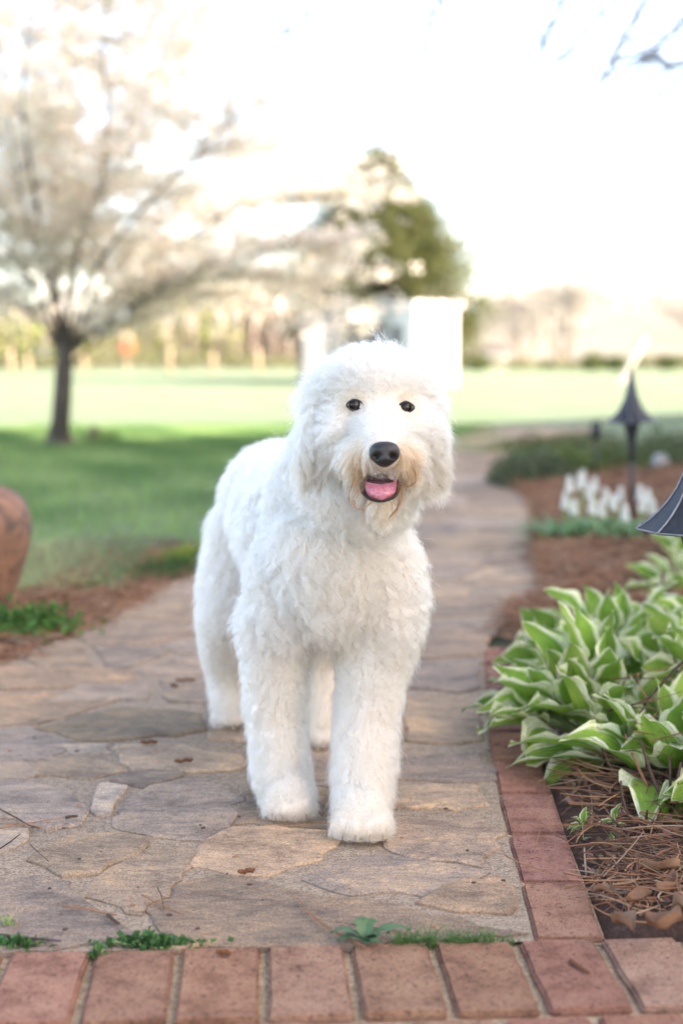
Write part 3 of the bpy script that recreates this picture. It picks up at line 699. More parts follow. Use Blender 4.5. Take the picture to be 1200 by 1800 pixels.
V, T, c_ = leaf_cards(PL, DL, 0.13, 2.2, jitter_col((0.088, 0.100, 0.036), len(PL), 0.45, rng), rng)
set_origin(ev, [tk.build('trunk', M['bark'], smooth=True), link('crown', np_mesh('crown', V, T, c_), M['leaf'])])

# ---- white garden shed with a lean-to porch
SD = 34.0
corner = Vector((D(728, 676, SD).x, SD, -0.022))
shed = empty('garden_shed', corner, R(40)); tag(shed, 'small white garden shed with overhanging flat roof in front of the evergreen', 'shed')
# local: +x runs along the sunlit face (to the right, away), +y along the shaded face (to the left, away)
W1, W2, SH = 1.42, 1.18, 1.86
MB().box(0, W1, 0, W2, 0, SH).build('wall', M['white'], shed)
rf_ = MB().box(-0.07, W1 + 0.14, -0.07, W2 + 0.07, SH + 0.002, SH + 0.12).build('roof', M['white'], shed); MB().box(-0.05, W1 + 0.12, -0.05, W2 + 0.05, SH + 0.122, SH + 0.16).build('shingles', M['roofing'], rf_)
wn = MB().box(W1 * 0.38, W1 * 0.66, -0.03, 0.01, 0.82, 1.46).build('window', M['white'], shed); MB().box(W1 * 0.42, W1 * 0.62, -0.035, -0.028, 0.90, 1.40).build('pane', M['pane'], wn)
wn = MB().box(-0.03, 0.01, W2 * 0.3, W2 * 0.72, 0.85, 1.5).build('window', M['white'], shed); MB().box(-0.035, -0.028, W2 * 0.36, W2 * 0.66, 0.92, 1.43).build('pane', M['pane'], wn)
for k in range(9):
    x = 0.08 + k * (W1 - 0.16) / 8; MB().box(x - 0.006, x + 0.006, -0.012, 0.001, 0.0, 0.9 if 0.4 < x / W1 < 0.64 else SH).build('batten', M['white'], shed)
M['shaded_white'] = simple('shaded_white_paint', (0.21, 0.22, 0.24), 0.7, 0.2, 0.08, 5)  # shade on the white pavilion, put into its colour
porch = empty('garden_pavilion', Vector((D(600, 676, SD + 1.2).x, SD + 1.2, -0.022)), R(6)); tag(porch, 'white open garden pavilion with posts left of the shed', 'pavilion')
MB().box(-1.0, 1.05, -0.7, 0.7, 1.72, 1.80).build('roof', M['shaded_white'], porch)
MB().box(0.05, 1.02, -0.74, -0.701, 1.56, 1.84).build('fascia', M['white'], porch)
for x in (-0.93, -0.2, 0.0, 0.95):
    for y in (-0.62, 0.62): MB().box(x - 0.05, x + 0.05, y - 0.05, y + 0.05, 0, 1.72).build('post', M['shaded_white'], porch)
MB().box(-0.88, -0.26, -0.60, -0.57, 0.0, 1.6).build('panel', M['shaded_white'], porch); MB().box(0.06, 0.9, 0.58, 0.6, 0.0, 1.45).build('panel', M['shaded_white'], porch)

# ---- far wood, bare trees, fence posts
def bare_tree_mesh(seed, H, spread, stems=1):
    rnd = random.Random(seed); trunk = MB(); cr = MB()
    def grow(p, d, L, r, lev, mb):
        q = p + d * L * 0.5 + Vector((rnd.gauss(0, .05), rnd.gauss(0, .05), 0)) * L; e = q + (d + Vector((rnd.gauss(0, .15), rnd.gauss(0, .15), 0.1))).normalized() * L * 0.5
        mb.tube([p, q, e], [r, r * 0.8, r * 0.6], 5 if lev < 2 else 3, cap=False)
        if lev < 4:
            for _ in range(rnd.choice((2, 3, 3) if lev else (3, 4))):
                nd_ = (d + Vector((rnd.gauss(0, spread), rnd.gauss(0, spread), rnd.uniform(0.0, 0.4)))).normalized()
                grow(q.lerp(e, rnd.uniform(0.3, 1.0)), nd_, L * rnd.uniform(0.5, 0.78), r * 0.55, lev + 1, cr)
    for k in range(stems):
        a = rnd.uniform(0, 6.28); lean = 0 if stems == 1 else rnd.uniform(0.35, 0.75)
        grow(Vector((0, 0, -0.1)), Vector((math.cos(a) * lean, math.sin(a) * lean * 0.6, 1)).normalized(), H * 0.42, H * (0.02 if stems == 1 else 0.017), 0, trunk)
    if stems > 1:
        rg_ = np.random.default_rng(seed); vv_ = np.array(cr.v); q = vv_[rg_.integers(0, len(vv_), 1500)] + rg_.normal(0, 0.15, (1500, 3)); q = q[q[:, 2] > H * 0.28]
        V, T, _ = leaf_cards(q, np.tile([0, 0, 0.8], (len(q), 1)), 0.26, 3.0, None, rg_); cr.add([tuple(v) for v in V], [tuple(t) for t in T])
    return trunk.mesh('trunk'), cr.mesh('crown')
M['grey_twig'] = simple('grey_twig', (0.32, 0.30, 0.275), 0.9, 0.1, 0.2, 3)
kinds = []
for sd_, H, sp_, stn in ((1, 7.0, 0.5, 1), (2, 6.0, 0.6, 1), (3, 8.0, 0.45, 1), (4, 6.4, 0.7, 7), (5, 5.5, 0.75, 6)):
    a, b = bare_tree_mesh(sd_, H, sp_, stn); a.materials.append(M['bark2']); b.materials.append(M['grey_twig']); kinds.append((a, b))
def bare_tree(kind, x, y, s, label, group=None, rz=0):
    r_ = empty('bare_tree', (x, y, ground_z(x, y)), rz); r_.scale = (s, s, s); tag(r_, label, 'tree', group)
    link('trunk', kinds[kind][0], None, r_); link('crown', kinds[kind][1], None, r_); return r_
rnd = random.Random(21)
for i in range(26):
    y = rnd.uniform(70, 92); px = -60 + i * 27 + rnd.uniform(-12, 12); x = (px - 600) / F_PX * y
    bare_tree(rnd.choice((0, 1, 2)), x, y, rnd.uniform(0.65, 1.0), 'bare brown tree in the row along the far side of the lawn', 'bare trees along the far side of the lawn', rnd.uniform(0, 6))
bare_tree(3, (985 - 600) / F_PX * 72, 72, 0.95, 'spreading many stemmed bare tree beyond the lawn with dark base', rz=0.4)
bare_tree(4, (915 - 600) / F_PX * 78, 78, 1.0, 'grey bare multi trunk tree between the evergreen and the spreading one', rz=1.4)
bare_tree(3, (1230 - 600) / F_PX * 95, 95, 0.8, 'bare tree on the dry slope right of the spreading one', rz=2.4)
# woodland edge and hedges too far to tell apart
def far_mass(name, label, x0, x1, y0, y1, h, n, col, size, stem=0.5):
    rng = np.random.default_rng(len(label)); xs_ = rng.uniform(x0, x1, n); ys_ = rng.uniform(y0, y1, n); hh = h * (0.65 + 0.35 * np.sin(xs_ * 0.35 + 1.3) * np.sin(xs_ * 0.11))
    zz = np.array([ground_z(a, b) for a, b in zip(xs_, ys_)]) + hh * rng.uniform(0.0, 1.0, n) ** 0.8
    V, T, c_ = leaf_cards(np.c_[xs_, ys_, zz], np.tile([0, 0, stem], (n, 1)), size, 3.0, jitter_col(col, n, 0.3, rng), rng)
    return tag(link(name, np_mesh(name, V, T, c_), M['leaf']), label, kind='stuff')
far_mass('far_wood', 'far brown leafless woodland edge behind the lawn', -34, -1, 92, 112, 4.6, 26000, (0.29, 0.245, 0.205), 0.75, 1.2)
far_mass('hill_wood', 'low grey brown wood along the top of the far hill', 0, 80, 240, 262, 4.0, 5000, (0.50, 0.485, 0.45), 1.6, 0.8)  # wood colour lightened to paint in the distant haze
far_mass('hedge_growth', 'dull green undergrowth at the far edge of the lawn', -22, 24, 62, 66, 0.75, 8000, (0.135, 0.140, 0.07), 0.3, 0.6)
far_mass('spring_foliage', 'pale yellow green spring leaves in the far wood', -24, -6, 84, 92, 6.0, 3500, (0.22, 0.25, 0.09), 0.45, 0.2)
for k, (px, py0, hpx, y) in enumerate([(22, 660, 38, 47), (52, 658, 26, 49), (150, 657, 34, 50), (300, 657, 36, 50), (376, 656, 30, 51), (455, 656, 36, 50)]):
    x = (px - 600) / F_PX * y; h = hpx / F_PX * y * 1.25
    tag(MB().tube([(x, y, -0.1), (x, y, h * 0.6), (x, y, h)], [0.075, 0.07, 0.06], 8).build('fence_post', M['post'], smooth=True), 'pale wooden post standing at the far edge of the lawn', 'post', 'wooden posts along the far edge of the lawn')
y = 50; x = (226 - 600) / F_PX * y; bx_ = empty('bird_house', (x, y, -0.02)); tag(bx_, 'rust red box on a pole at the far lawn edge behind the blossoming tree', 'bird house')
MB().tube([(0, 0, 0), (0, 0, 0.75)], 0.04, 8).build('pole', M['post'], bx_)
MB().box(-0.2, 0.2, -0.18, 0.18, 0.75, 1.2).build('box', simple('rust_paint', (0.30, 0.10, 0.055), 0.8, 0.2, 0.2, 8), bx_)
MB().add([(-.26, -.24, 1.2), (.26, -.24, 1.2), (.26, .24, 1.2), (-.26, .24, 1.2), (0, -.24, 1.4), (0, .24, 1.4)], [(0, 1, 4), (2, 3, 5), (1, 2, 5, 4), (3, 0, 4, 5), (0, 3, 2, 1)]).build('roof', M['post'], bx_)
y = 66; x = (862 - 600) / F_PX * y; fs = empty('far_cabin', (x, y, ground_z(x, y))); tag(fs, 'tiny pale cabin at the foot of the dry hill', 'cabin')
MB().box(-0.7, 0.7, -0.5, 0.5, 0, 0.75).build('wall', M['white'], fs)
MB().add([(-.8, -.6, .75), (.8, -.6, .75), (.8, .6, .75), (-.8, .6, .75), (-.8, 0, 1.15), (.8, 0, 1.15)], [(0, 1, 5, 4), (2, 3, 4, 5), (1, 2, 5), (3, 0, 4), (0, 3, 2, 1)]).build('roof', M['roofing'], fs)
for k, (px, s) in enumerate(((1040, 0.9), (1078, 0.75), (840, 0.8), (1170, 0.8))):
    y = 58 + k; x = (px - 600) / F_PX * y; b0 = Vector((x, y, -0.02)); n_ = 700
    r_ = empty('round_shrub', b0); tag(r_, ['dark green round shrub at the foot of the spreading bare tree', 'smaller dark green shrub right of the spreading bare tree', 'green shrub beside the evergreen at the lawn edge', 'olive shrub below the dry hill on the right'][k], 'shrub', 'shrubs along the far lawn edge')
    p = np.random.default_rng(k).normal(0, 1, (n_, 3)); p /= np.linalg.norm(p, axis=1)[:, None]; p *= rng.uniform(0.6, 1, (n_, 1)); p = p * [0.55 * s, 0.55 * s, 0.42 * s] + [0, 0, 0.38 * s]
    V, T, c_ = leaf_cards(p, p * 2, 0.14, 2, jitter_col((0.075, 0.10, 0.035), n_, 0.3, rng), rng); link('foliage', np_mesh('foliage', V, T, c_), M['leaf'], r_)
    MB().tube([(0, 0, -.05), (0.02, 0, 0.2), (0, 0, 0.45)], [0.05, 0.04, 0.02], 6).build('stem', M['bark'], r_)
p0, p1 = D(1092, 668, 36), D(1132, 592, 36)
tag(MB().tube([p0 + (p0 - p1) * 0.12, p0.lerp(p1, 0.5), p1], [0.085, 0.085, 0.085], 10).build('leaning_post', simple('chalky_paint', (0.42, 0.41, 0.38), 0.8, 0.2, 0.1, 5)), 'white post leaning to one side out on the sunlit lawn', 'post')

# ================================================================== GRASS
def grass(name, label, region, n, h, col, rad, seed, lean=0.35, var=0.3, keep=None):
    rng = np.random.default_rng(seed); x0, x1, y0, y1 = region; P = np.c_[rng.uniform(x0, x1, n), rng.uniform(y0, y1, n)]
    if keep is not None: P = P[[keep(a, b) for a, b in P]]
    n = len(P); K = 4; t = np.linspace(0, 1, K)[None, :, None]; hh = h * rng.uniform(0.5, 1.25, n)[:, None, None]; dr = rng.normal(0, lean, (n, 1, 3)); dr[:, :, 2] = 0
    base = np.c_[P, np.full(n, -0.024)][:, None, :]
    pts = base + hh * (t * np.array([0, 0, 1.0]) + dr * t ** 1.8)
    rr = rad * np.array([1, 0.9, 0.6, 0.12])[None, :] * rng.uniform(0.7, 1.3, (n, 1))
    patch = np.sin(P[:, 0] * 3.1 + 1.7 * np.sin(P[:, 1] * 1.3)) * np.sin(P[:, 1] * 1.9 + np.sin(P[:, 0] * 2.3)) + 0.5 * np.sin(P[:, 0] * 7.3 + P[:, 1] * 3.1)   # greener and yellower patches of turf
    cc = jitter_col(col, n, var, rng) * (1 + 0.34 * patch[:, None] * np.array([1.3, 0.9, 1.0])); pts[:, :, 2] = -0.024 + (pts[:, :, 2] + 0.024) * (1 - 0.25 * patch[:, None])
    return tag(curves(name, pts, rr, M['blade'], np.clip(cc, 0.01, 1)), label, kind='stuff')
lx = np.array([p.x for p in left_w]); ly = np.array([p.y for p in left_w])
lbw = [tuple(G(*p).xy) for p in lb]
def on_lawn(x, y):
    if y < 10.6 and x > np.interp(y, ly, lx) - 0.04: return False
    if 4 > y and x > -2 and inside((x, y), outl2): return False
    if inside((x, y), lbw): return random.random() < 0.05
    if ((x + 0.86) / 0.30) ** 2 + ((y - 5.35) / 0.55) ** 2 < 1: return random.random() < 0.12
    return abs(x) < 0.26 * y + 0.5
grass('lawn_grass', 'short green lawn grass in the shade left of the path', (-4, 1.5, 3.6, 15), 80000, 0.045, (0.150, 0.265, 0.088), 0.0022, 1, keep=on_lawn)
grass('long_grass', 'pale longer grass beside the terracotta jar', (-1.35, -0.72, 4.4, 5.5), 1500, 0.08, (0.27, 0.31, 0.16), 0.0018, 2, 0.6)
grass('edge_grass', 'green grass tufts along the left edge of the path', (-0.9, -0.40, 4.35, 5.2), 2600, 0.06, (0.09, 0.16, 0.05), 0.0018, 3, 0.6, keep=lambda x, y: abs((x + 0.66) - (y - 4.72) * 0.55) < 0.09 + 0.05 * math.sin(y * 11))
grass('yellow_moss', 'bright yellow green plants at the path edge behind the dog', (-0.62, -0.46, 4.9, 5.35), 900, 0.05, (0.32, 0.34, 0.04), 0.002, 4, 0.8)

# ================================================================== PINE STRAW
def straw(name, label, n, sampler, length, rad, cols, seed, lift=0.02, bend=0.25, up=0.15):
    rng = np.random.default_rng(seed); P = np.array([sampler(rng) for _ in range(n)]); K = 5; t = np.linspace(-0.5, 0.5, K)[None, :, None]
    a = rng.uniform(0, 2 * np.pi, n); d = np.c_[np.cos(a), np.sin(a), rng.normal(0, up, n)][:, None, :]; sdir = np.c_[-np.sin(a), np.cos(a), rng.normal(0, 0.3, n)][:, None, :]
    L = (length * rng.uniform(0.45, 1.2, n))[:, None, None]; bd = rng.normal(0, bend, n)[:, None, None]
    pts = P[:, None, :] + L * (d * t + sdir * bd * (t ** 2 - 0.1)); pts[:, :, 2] += rng.uniform(0.0, lift, n)[:, None]
    zmin = P[:, 2][:, None] - 0.002; pts[:, :, 2] = np.maximum(pts[:, :, 2], zmin)
    ci = rng.integers(0, len(cols), n); c_ = np.array(cols)[ci] * rng.uniform(0.7, 1.25, (n, 1))
    return tag(curves(name, pts, np.full((n, K), rad) * rng.uniform(0.45, 1.5, (n, 1)) * np.array([1, 1, 0.95, 0.8, 0.45])[None, :], M['straw'], c_), label, kind='stuff')
STC = [(0.31, 0.145, 0.078), (0.40, 0.215, 0.112), (0.23, 0.105, 0.062), (0.36, 0.245, 0.165), (0.14, 0.07, 0.046)]
def bed_pt(y0, y1, xw=1.2, p=1.3):
    def f(rng):
        y = rng.uniform(y0, y1); x = bed_x0(y) + 0.015 + xw * rng.random() ** p; y = max(y, row_y(x) + 0.008); return (x, y, bed_z(x, y) + 0.003)
    return f
straw('pine_straw', 'brown pine needles scattered over the near end of the bed', 1500, bed_pt(1.84, 2.6, 0.8, 1.0), 0.13, 0.0009, [tuple(v * 0.72 for v in q) for q in STC], 31, 0.03, 0.3, 0.12)
straw('pine_straw', 'short broken needles and stalks along the brick edge of the bed', 700, bed_pt(1.80, 2.0, 0.7, 1.0), 0.09, 0.0009, STC, 36, 0.02, 0.4, 0.08)
straw('pine_straw', 'rusty pine straw covering the bed behind the hostas', 26000, bed_pt(3.2, 6.3, 1.5), 0.15, 0.0011, STC, 32, 0.05, 0.35, 0.2)
straw('pine_straw', 'red brown pine straw around the far low shrubs', 9000, bed_pt(6.3, 9.3, 2.0), 0.16, 0.0016, STC, 33, 0.04, 0.3, 0.2)
def left_pt(rng):
    while True:
        i = rng.integers(0, len(lbw)); p = (rng.uniform(-1.4, -0.42), rng.uniform(3.3, 5.4))
        if inside(p, lbw): return (p[0], p[1], -0.008)
straw('pine_straw', 'rusty pine straw on the bare soil beside the terracotta jar', 5000, left_pt, 0.15, 0.0011, STC, 34, 0.025, 0.3, 0.1)
def chip_pt(rng):
    x, y, z = bed_pt(1.80, 2.75, 0.9, 1.0)(rng); return x, y, z
cp = np.array([chip_pt(np.random.default_rng(900 + i)) for i in range(2600)]); cp[:, 2] += 0.002
V, T, c_ = leaf_cards(cp, np.c_[RNG.normal(0, 1, (2600, 2)), np.zeros(2600)], 0.017, 1.6, jitter_col((0.17, 0.10, 0.068), 2600, 0.6), RNG)
tag(link('bark_chips', np_mesh('bark_chips', V, T, c_), M['straw']), 'dark bark crumbs and leaf bits on the near bed', kind='stuff')

# ================================================================== HOSTAS
def hosta_leaf_mesh(seed):
    rnd = random.Random(seed); nu, nv = 6, 11; vs, fs, uv = [], [], []
    droop = rnd.uniform(0.05, 0.5); cup = rnd.uniform(0.3, 0.75); twist = rnd.gauss(0, 0.35); ph = rnd.uniform(0, 6); wav = rnd.uniform(0.03, 0.075)
    for j in range(nv + 1):
        v = j / nv; wd = 0.335 * (math.sin(math.pi * min(1, v ** 0.72 * 0.985 + 0.012)) ** 0.85) * (1 - 0.25 * v)
        for i in range(nu + 1):
            u = i / nu * 2 - 1; x = u * wd; z = cup * abs(u) ** 1.5 * wd - droop * v ** 2.2 * 0.55 + wav * abs(u) ** 3 * math.sin(v * 15 + ph + (1.7 if u > 0 else 0)) * (0.4 + v)
            a = twist * v; x, z2 = x * math.cos(a) - z * math.sin(a) * 0.3, z + x * math.sin(a)
            vs.append((x, v, z2)); uv.append((abs(u), v, u))
    for j in range(nv):
        for i in range(nu): fs.append((j * (nu + 1) + i, j * (nu + 1) + i + 1, (j + 1) * (nu + 1) + i + 1, (j + 1) * (nu + 1) + i))
    me = bpy.data.meshes.new('leaf'); me.from_pydata(vs, [], fs); me.update(); a = me.attributes.new('uvw', 'FLOAT_VECTOR', 'POINT'); a.data.foreach_set('vector', np.array(uv, dtype=np.float32).ravel())
    for p in me.polygons: p.use_smooth = True
    me.materials.append(M['hosta']); return me
HL_ = [hosta_leaf_mesh(100 + k) for k in range(12)]
M['stalk'] = simple('pale_stalk', (0.30, 0.38, 0.16), 0.6, 0.3, 0.1, 30)
def hosta(x, y, n, label, R0=0.13, size=0.15, seed=0, hgt=1.0, group='variegated hostas in the bed', bias=None):
    rnd = random.Random(seed); z0 = bed_z(x, y); root = empty('hosta_plant', (x, y, z0)); tag(root, label, 'plant', group); stalk = MB()
    for k in range(n):
        f = (k + 0.5) / n; a = k * 2.39996 + rnd.gauss(0, 0.25); 
        if bias is not None and rnd.random() < 0.35: a = bias + rnd.gauss(0, 0.7)
        r_ = R0 * math.sqrt(f); elev = R(80 - 78 * f ** 1.1 + rnd.gauss(0, 11)); s = size * rnd.uniform(0.8, 1.15) * (0.72 + 0.38 * f)
        h = hgt * (0.050 + 0.075 * (1 - f)) * rnd.uniform(0.6, 1.25)
        o = link('leaf', rnd.choice(HL_), None, root); o.location = (r_ * math.cos(a), r_ * math.sin(a), h * (1.05 - 0.5 * f))
        o.rotation_euler = (Matrix.Rotation(a - math.pi / 2, 3, 'Z') @ Matrix.Rotation(elev, 3, 'X') @ Matrix.Rotation(rnd.gauss(0, 0.4), 3, 'Y')).to_euler(); o.scale = (s * rnd.uniform(0.9, 1.2), s, s)
        stalk.tube([(0.25 * r_ * math.cos(a), 0.25 * r_ * math.sin(a), -0.01), (0.75 * r_ * math.cos(a), 0.75 * r_ * math.sin(a), h * 0.55), o.location], [0.004, 0.0035, 0.002], 5, cap=False)
    stalk.build('stalks', M['stalk'], root, smooth=True); return root
hosta(0.500, 2.72, 42, 'variegated hosta with leaves spreading over the brick edging', 0.155, 0.150, 1, 0.95, bias=math.pi * 1.1)
hosta(0.76, 2.88, 38, 'variegated hosta in the middle of the row with upright broad leaves', 0.15, 0.155, 2, 1.15)
hosta(0.60, 3.14, 38, 'variegated hosta at the back of the row toward the flowers', 0.165, 0.150, 3, 1.0)
hosta(0.86, 3.24, 34, 'variegated hosta behind the middle clump under the near lamp', 0.16, 0.150, 4, 1.1)
hosta(0.610, 2.47, 30, 'low flattened hosta covered with fallen pine needles', 0.16, 0.155, 5, 0.55, bias=math.pi * 1.25)
hosta(0.90, 2.60, 28, 'low hosta beside the near lamp post', 0.15, 0.150, 6, 0.8)
hosta(0.685, 2.33, 18, 'flat hosta nearest the periwinkle with leaves on the needles', 0.12, 0.145, 26, 0.40, bias=math.pi * 1.3)
hosta(0.84, 2.34, 20, 'drooping pale hosta nearest the bare stems', 0.12, 0.145, 16, 0.45, bias=math.pi * 1.4)
hosta(1.02, 4.20, 14, 'young yellowish hosta behind the main clumps', 0.08, 0.13, 7, 0.9)
hosta(1.22, 4.85, 14, 'young hosta in the pine straw near the far lamp', 0.08, 0.13, 8, 1.0)
hosta(1.40, 5.35, 18, 'pale hosta right of the white hyacinths', 0.10, 0.15, 9, 1.1)
def over_hosta(rng):
    y = rng.uniform(2.28, 2.72); x = rng.uniform(0.50, 0.95); return (x, y, 0.035 + 0.10 * rng.random())
straw('pine_straw', 'loose pine needles fallen over the low hosta leaves', 130, over_hosta, 0.17, 0.0008, STC, 35, 0.05, 0.25, 0.25)

# ================================================================== WHITE HYACINTHS, LOW SHRUBS
rnd = random.Random(17)
for k, (px, py, yd) in enumerate([(1000, 850, 5.7), (1018, 845, 5.85), (1035, 862, 5.8), (992, 880, 5.6), (1008, 890, 5.55), (1045, 850, 6.0), (1064, 870, 5.8), (1078, 882, 5.6), (1090, 868, 5.9), (1056, 893, 5.5), (1124, 865, 5.8), (1138, 872, 5.7), (1128, 885, 5.6), (1146, 890, 5.6), (1040, 888, 5.45), (1098, 900, 5.4), (1024, 838, 6.1)]):
    t_ = D(px, py, yd); r_ = empty('hyacinth', (t_.x, t_.y, bed_z(t_.x, t_.y))); tag(r_, 'white flower spike growing in the clump beside the far lamp', 'flower', 'white hyacinths round the far lamp')
    h = max(0.10, t_.z - r_.location.z); MB().tube([(0, 0, 0), (0.004, 0, h * 0.5), (0, 0, h)], [0.005, 0.004, 0.003], 6).build('stem', M['stalk'], r_)
    fl = MB()
    for i in range(26):
        a = i * 2.4; z = h - 0.032 + 0.062 * i / 26; rr = 0.012 * (1 - 0.55 * i / 26); c0 = Vector((rr * math.cos(a), rr * math.sin(a), z)); s = 0.0095 * (1 - 0.4 * i / 26)
        d = Vector((math.cos(a), math.sin(a), -0.3)); w1 = Vector((-math.sin(a), math.cos(a), 0))
        fl.add([c0 - d * s, c0 + w1 * s, c0 + Vector((0, 0, s)), c0 - w1 * s, c0 - Vector((0, 0, s)), c0 + d * s], [(0, 2, 1), (0, 3, 2), (0, 4, 3), (0, 1, 4), (5, 1, 2), (5, 2, 3), (5, 3, 4), (5, 4, 1)])
    fl.build('flower_spike', M['petal'], r_)
    lf = MB()
    for i in range(10):
        a = rnd.uniform(0, 6.28); L = rnd.uniform(0.10, 0.19); w_ = 0.006; dx, dy = math.cos(a), math.sin(a)
        pts = [Vector((dx * L * t * 0.75, dy * L * t * 0.75, L * (0.85 * t - 0.62 * t * t))) for t in (0, 0.35, 0.7, 1)]; sd = Vector((-dy, dx, 0))
        vs_ = []; 
        for q, ww in zip(pts, (1, 1, 0.8, 0.05)): vs_ += [q - sd * w_ * ww, q + sd * w_ * ww]
        lf.add(vs_, [(0, 1, 3, 2), (2, 3, 5, 4), (4, 5, 7, 6)])
    lf.build('leaves', simple('strap_leaf', (0.105, 0.235, 0.070), 0.5, 0.4, 0.25, 20) if k == 0 else bpy.data.materials['strap_leaf'], r_)
def strap_clump(x, y, label, n, L0, seed):
    rnd = random.Random(seed); r_ = empty('strap_leaf_plant', (x, y, bed_z(x, y))); tag(r_, label, 'plant')
    lf = MB()
    for i in range(n):
        a = rnd.uniform(0, 6.28); L = L0 * rnd.uniform(0.6, 1.2); o = Vector((rnd.gauss(0, 0.07), rnd.gauss(0, 0.05), 0)); dx, dy = math.cos(a), math.sin(a); sd = Vector((-dy, dx, 0)); vs_ = []
        for t, ww in ((0, 1), (0.35, 1), (0.7, 0.8), (1, 0.05)):
            q = o + Vector((dx * L * t * 0.8, dy * L * t * 0.8, L * (0.95 * t - 0.72 * t * t))); vs_ += [q - sd * 0.006 * ww, q + sd * 0.006 * ww]
        lf.add(vs_, [(0, 1, 3, 2), (2, 3, 5, 4), (4, 5, 7, 6)])
    lf.build('foliage', bpy.data.materials['strap_leaf'], r_)
strap_clump(0.93, 5.45, 'arching dark green strap leaves in front of the white hyacinths', 190, 0.27, 1)
strap_clump(1.13, 5.40, 'strap leaves around the foot of the far lamp post', 130, 0.24, 2)
strap_clump(1.36, 5.62, 'green strap leaves right of the far lamp', 70, 0.17, 3)
for k, (px, py, rx, ry, h, n_, col, label) in enumerate([
        (935, 852, 0.24, 0.55, 0.20, 2600, (0.125, 0.150, 0.085), 'grey green low shrub at the bend of the path'), (985, 838, 0.28, 0.45, 0.17, 2400, (0.140, 0.190, 0.062), 'low leafy shrub beside the one at the bend'),
        (1050, 830, 0.35, 0.6, 0.15, 2600, (0.130, 0.170, 0.065), 'low spreading shrub behind the far lamp'), (1130, 826, 0.4, 0.6, 0.18, 2600, (0.115, 0.150, 0.070), 'low green shrub behind the flowers right of the far lamp'),
        (1190, 812, 0.4, 0.6, 0.22, 2400, (0.095, 0.130, 0.060), 'darker shrub at the far right of the bed'), (1000, 792, 0.6, 0.6, 0.13, 2200, (0.15, 0.17, 0.075), 'thin ground cover by the far turn of the path')]):
    b0 = G(px, py); r_ = empty('low_shrub', b0); tag(r_, label, 'shrub', 'low shrubs at the far end of the bed'); rg_ = np.random.default_rng(50 + k)
    p = rg_.normal(0, 1, (n_, 3)); p /= np.linalg.norm(p, axis=1)[:, None]; p *= rg_.uniform(0.5, 1.08, (n_, 1)); p[:, 2] = np.abs(p[:, 2]) * (0.8 + 0.35 * np.sin(p[:, 0] * 6 + k) * np.cos(p[:, 1] * 5)); p = p * [rx, ry * 0.6, h]
    V, T, c_ = leaf_cards(p, p / np.array([rx, ry, h]) + [0, 0, 0.4], 0.034, 1.9, jitter_col(col, n_, 0.4, rg_), rg_); link('foliage', np_mesh('foliage', V, T, c_), M['leaf'], r_)
    sm = MB()
    for i in range(9):
        a = i * 0.7; sm.tube([(0, 0, -0.01), (0.3 * rx * math.cos(a), 0.2 * ry * math.sin(a), h * 0.5), (0.7 * rx * math.cos(a), 0.45 * ry * math.sin(a), h * 0.8)], [0.006, 0.004, 0.002], 4, cap=False)
    sm.build('stems', M['twig'], r_)

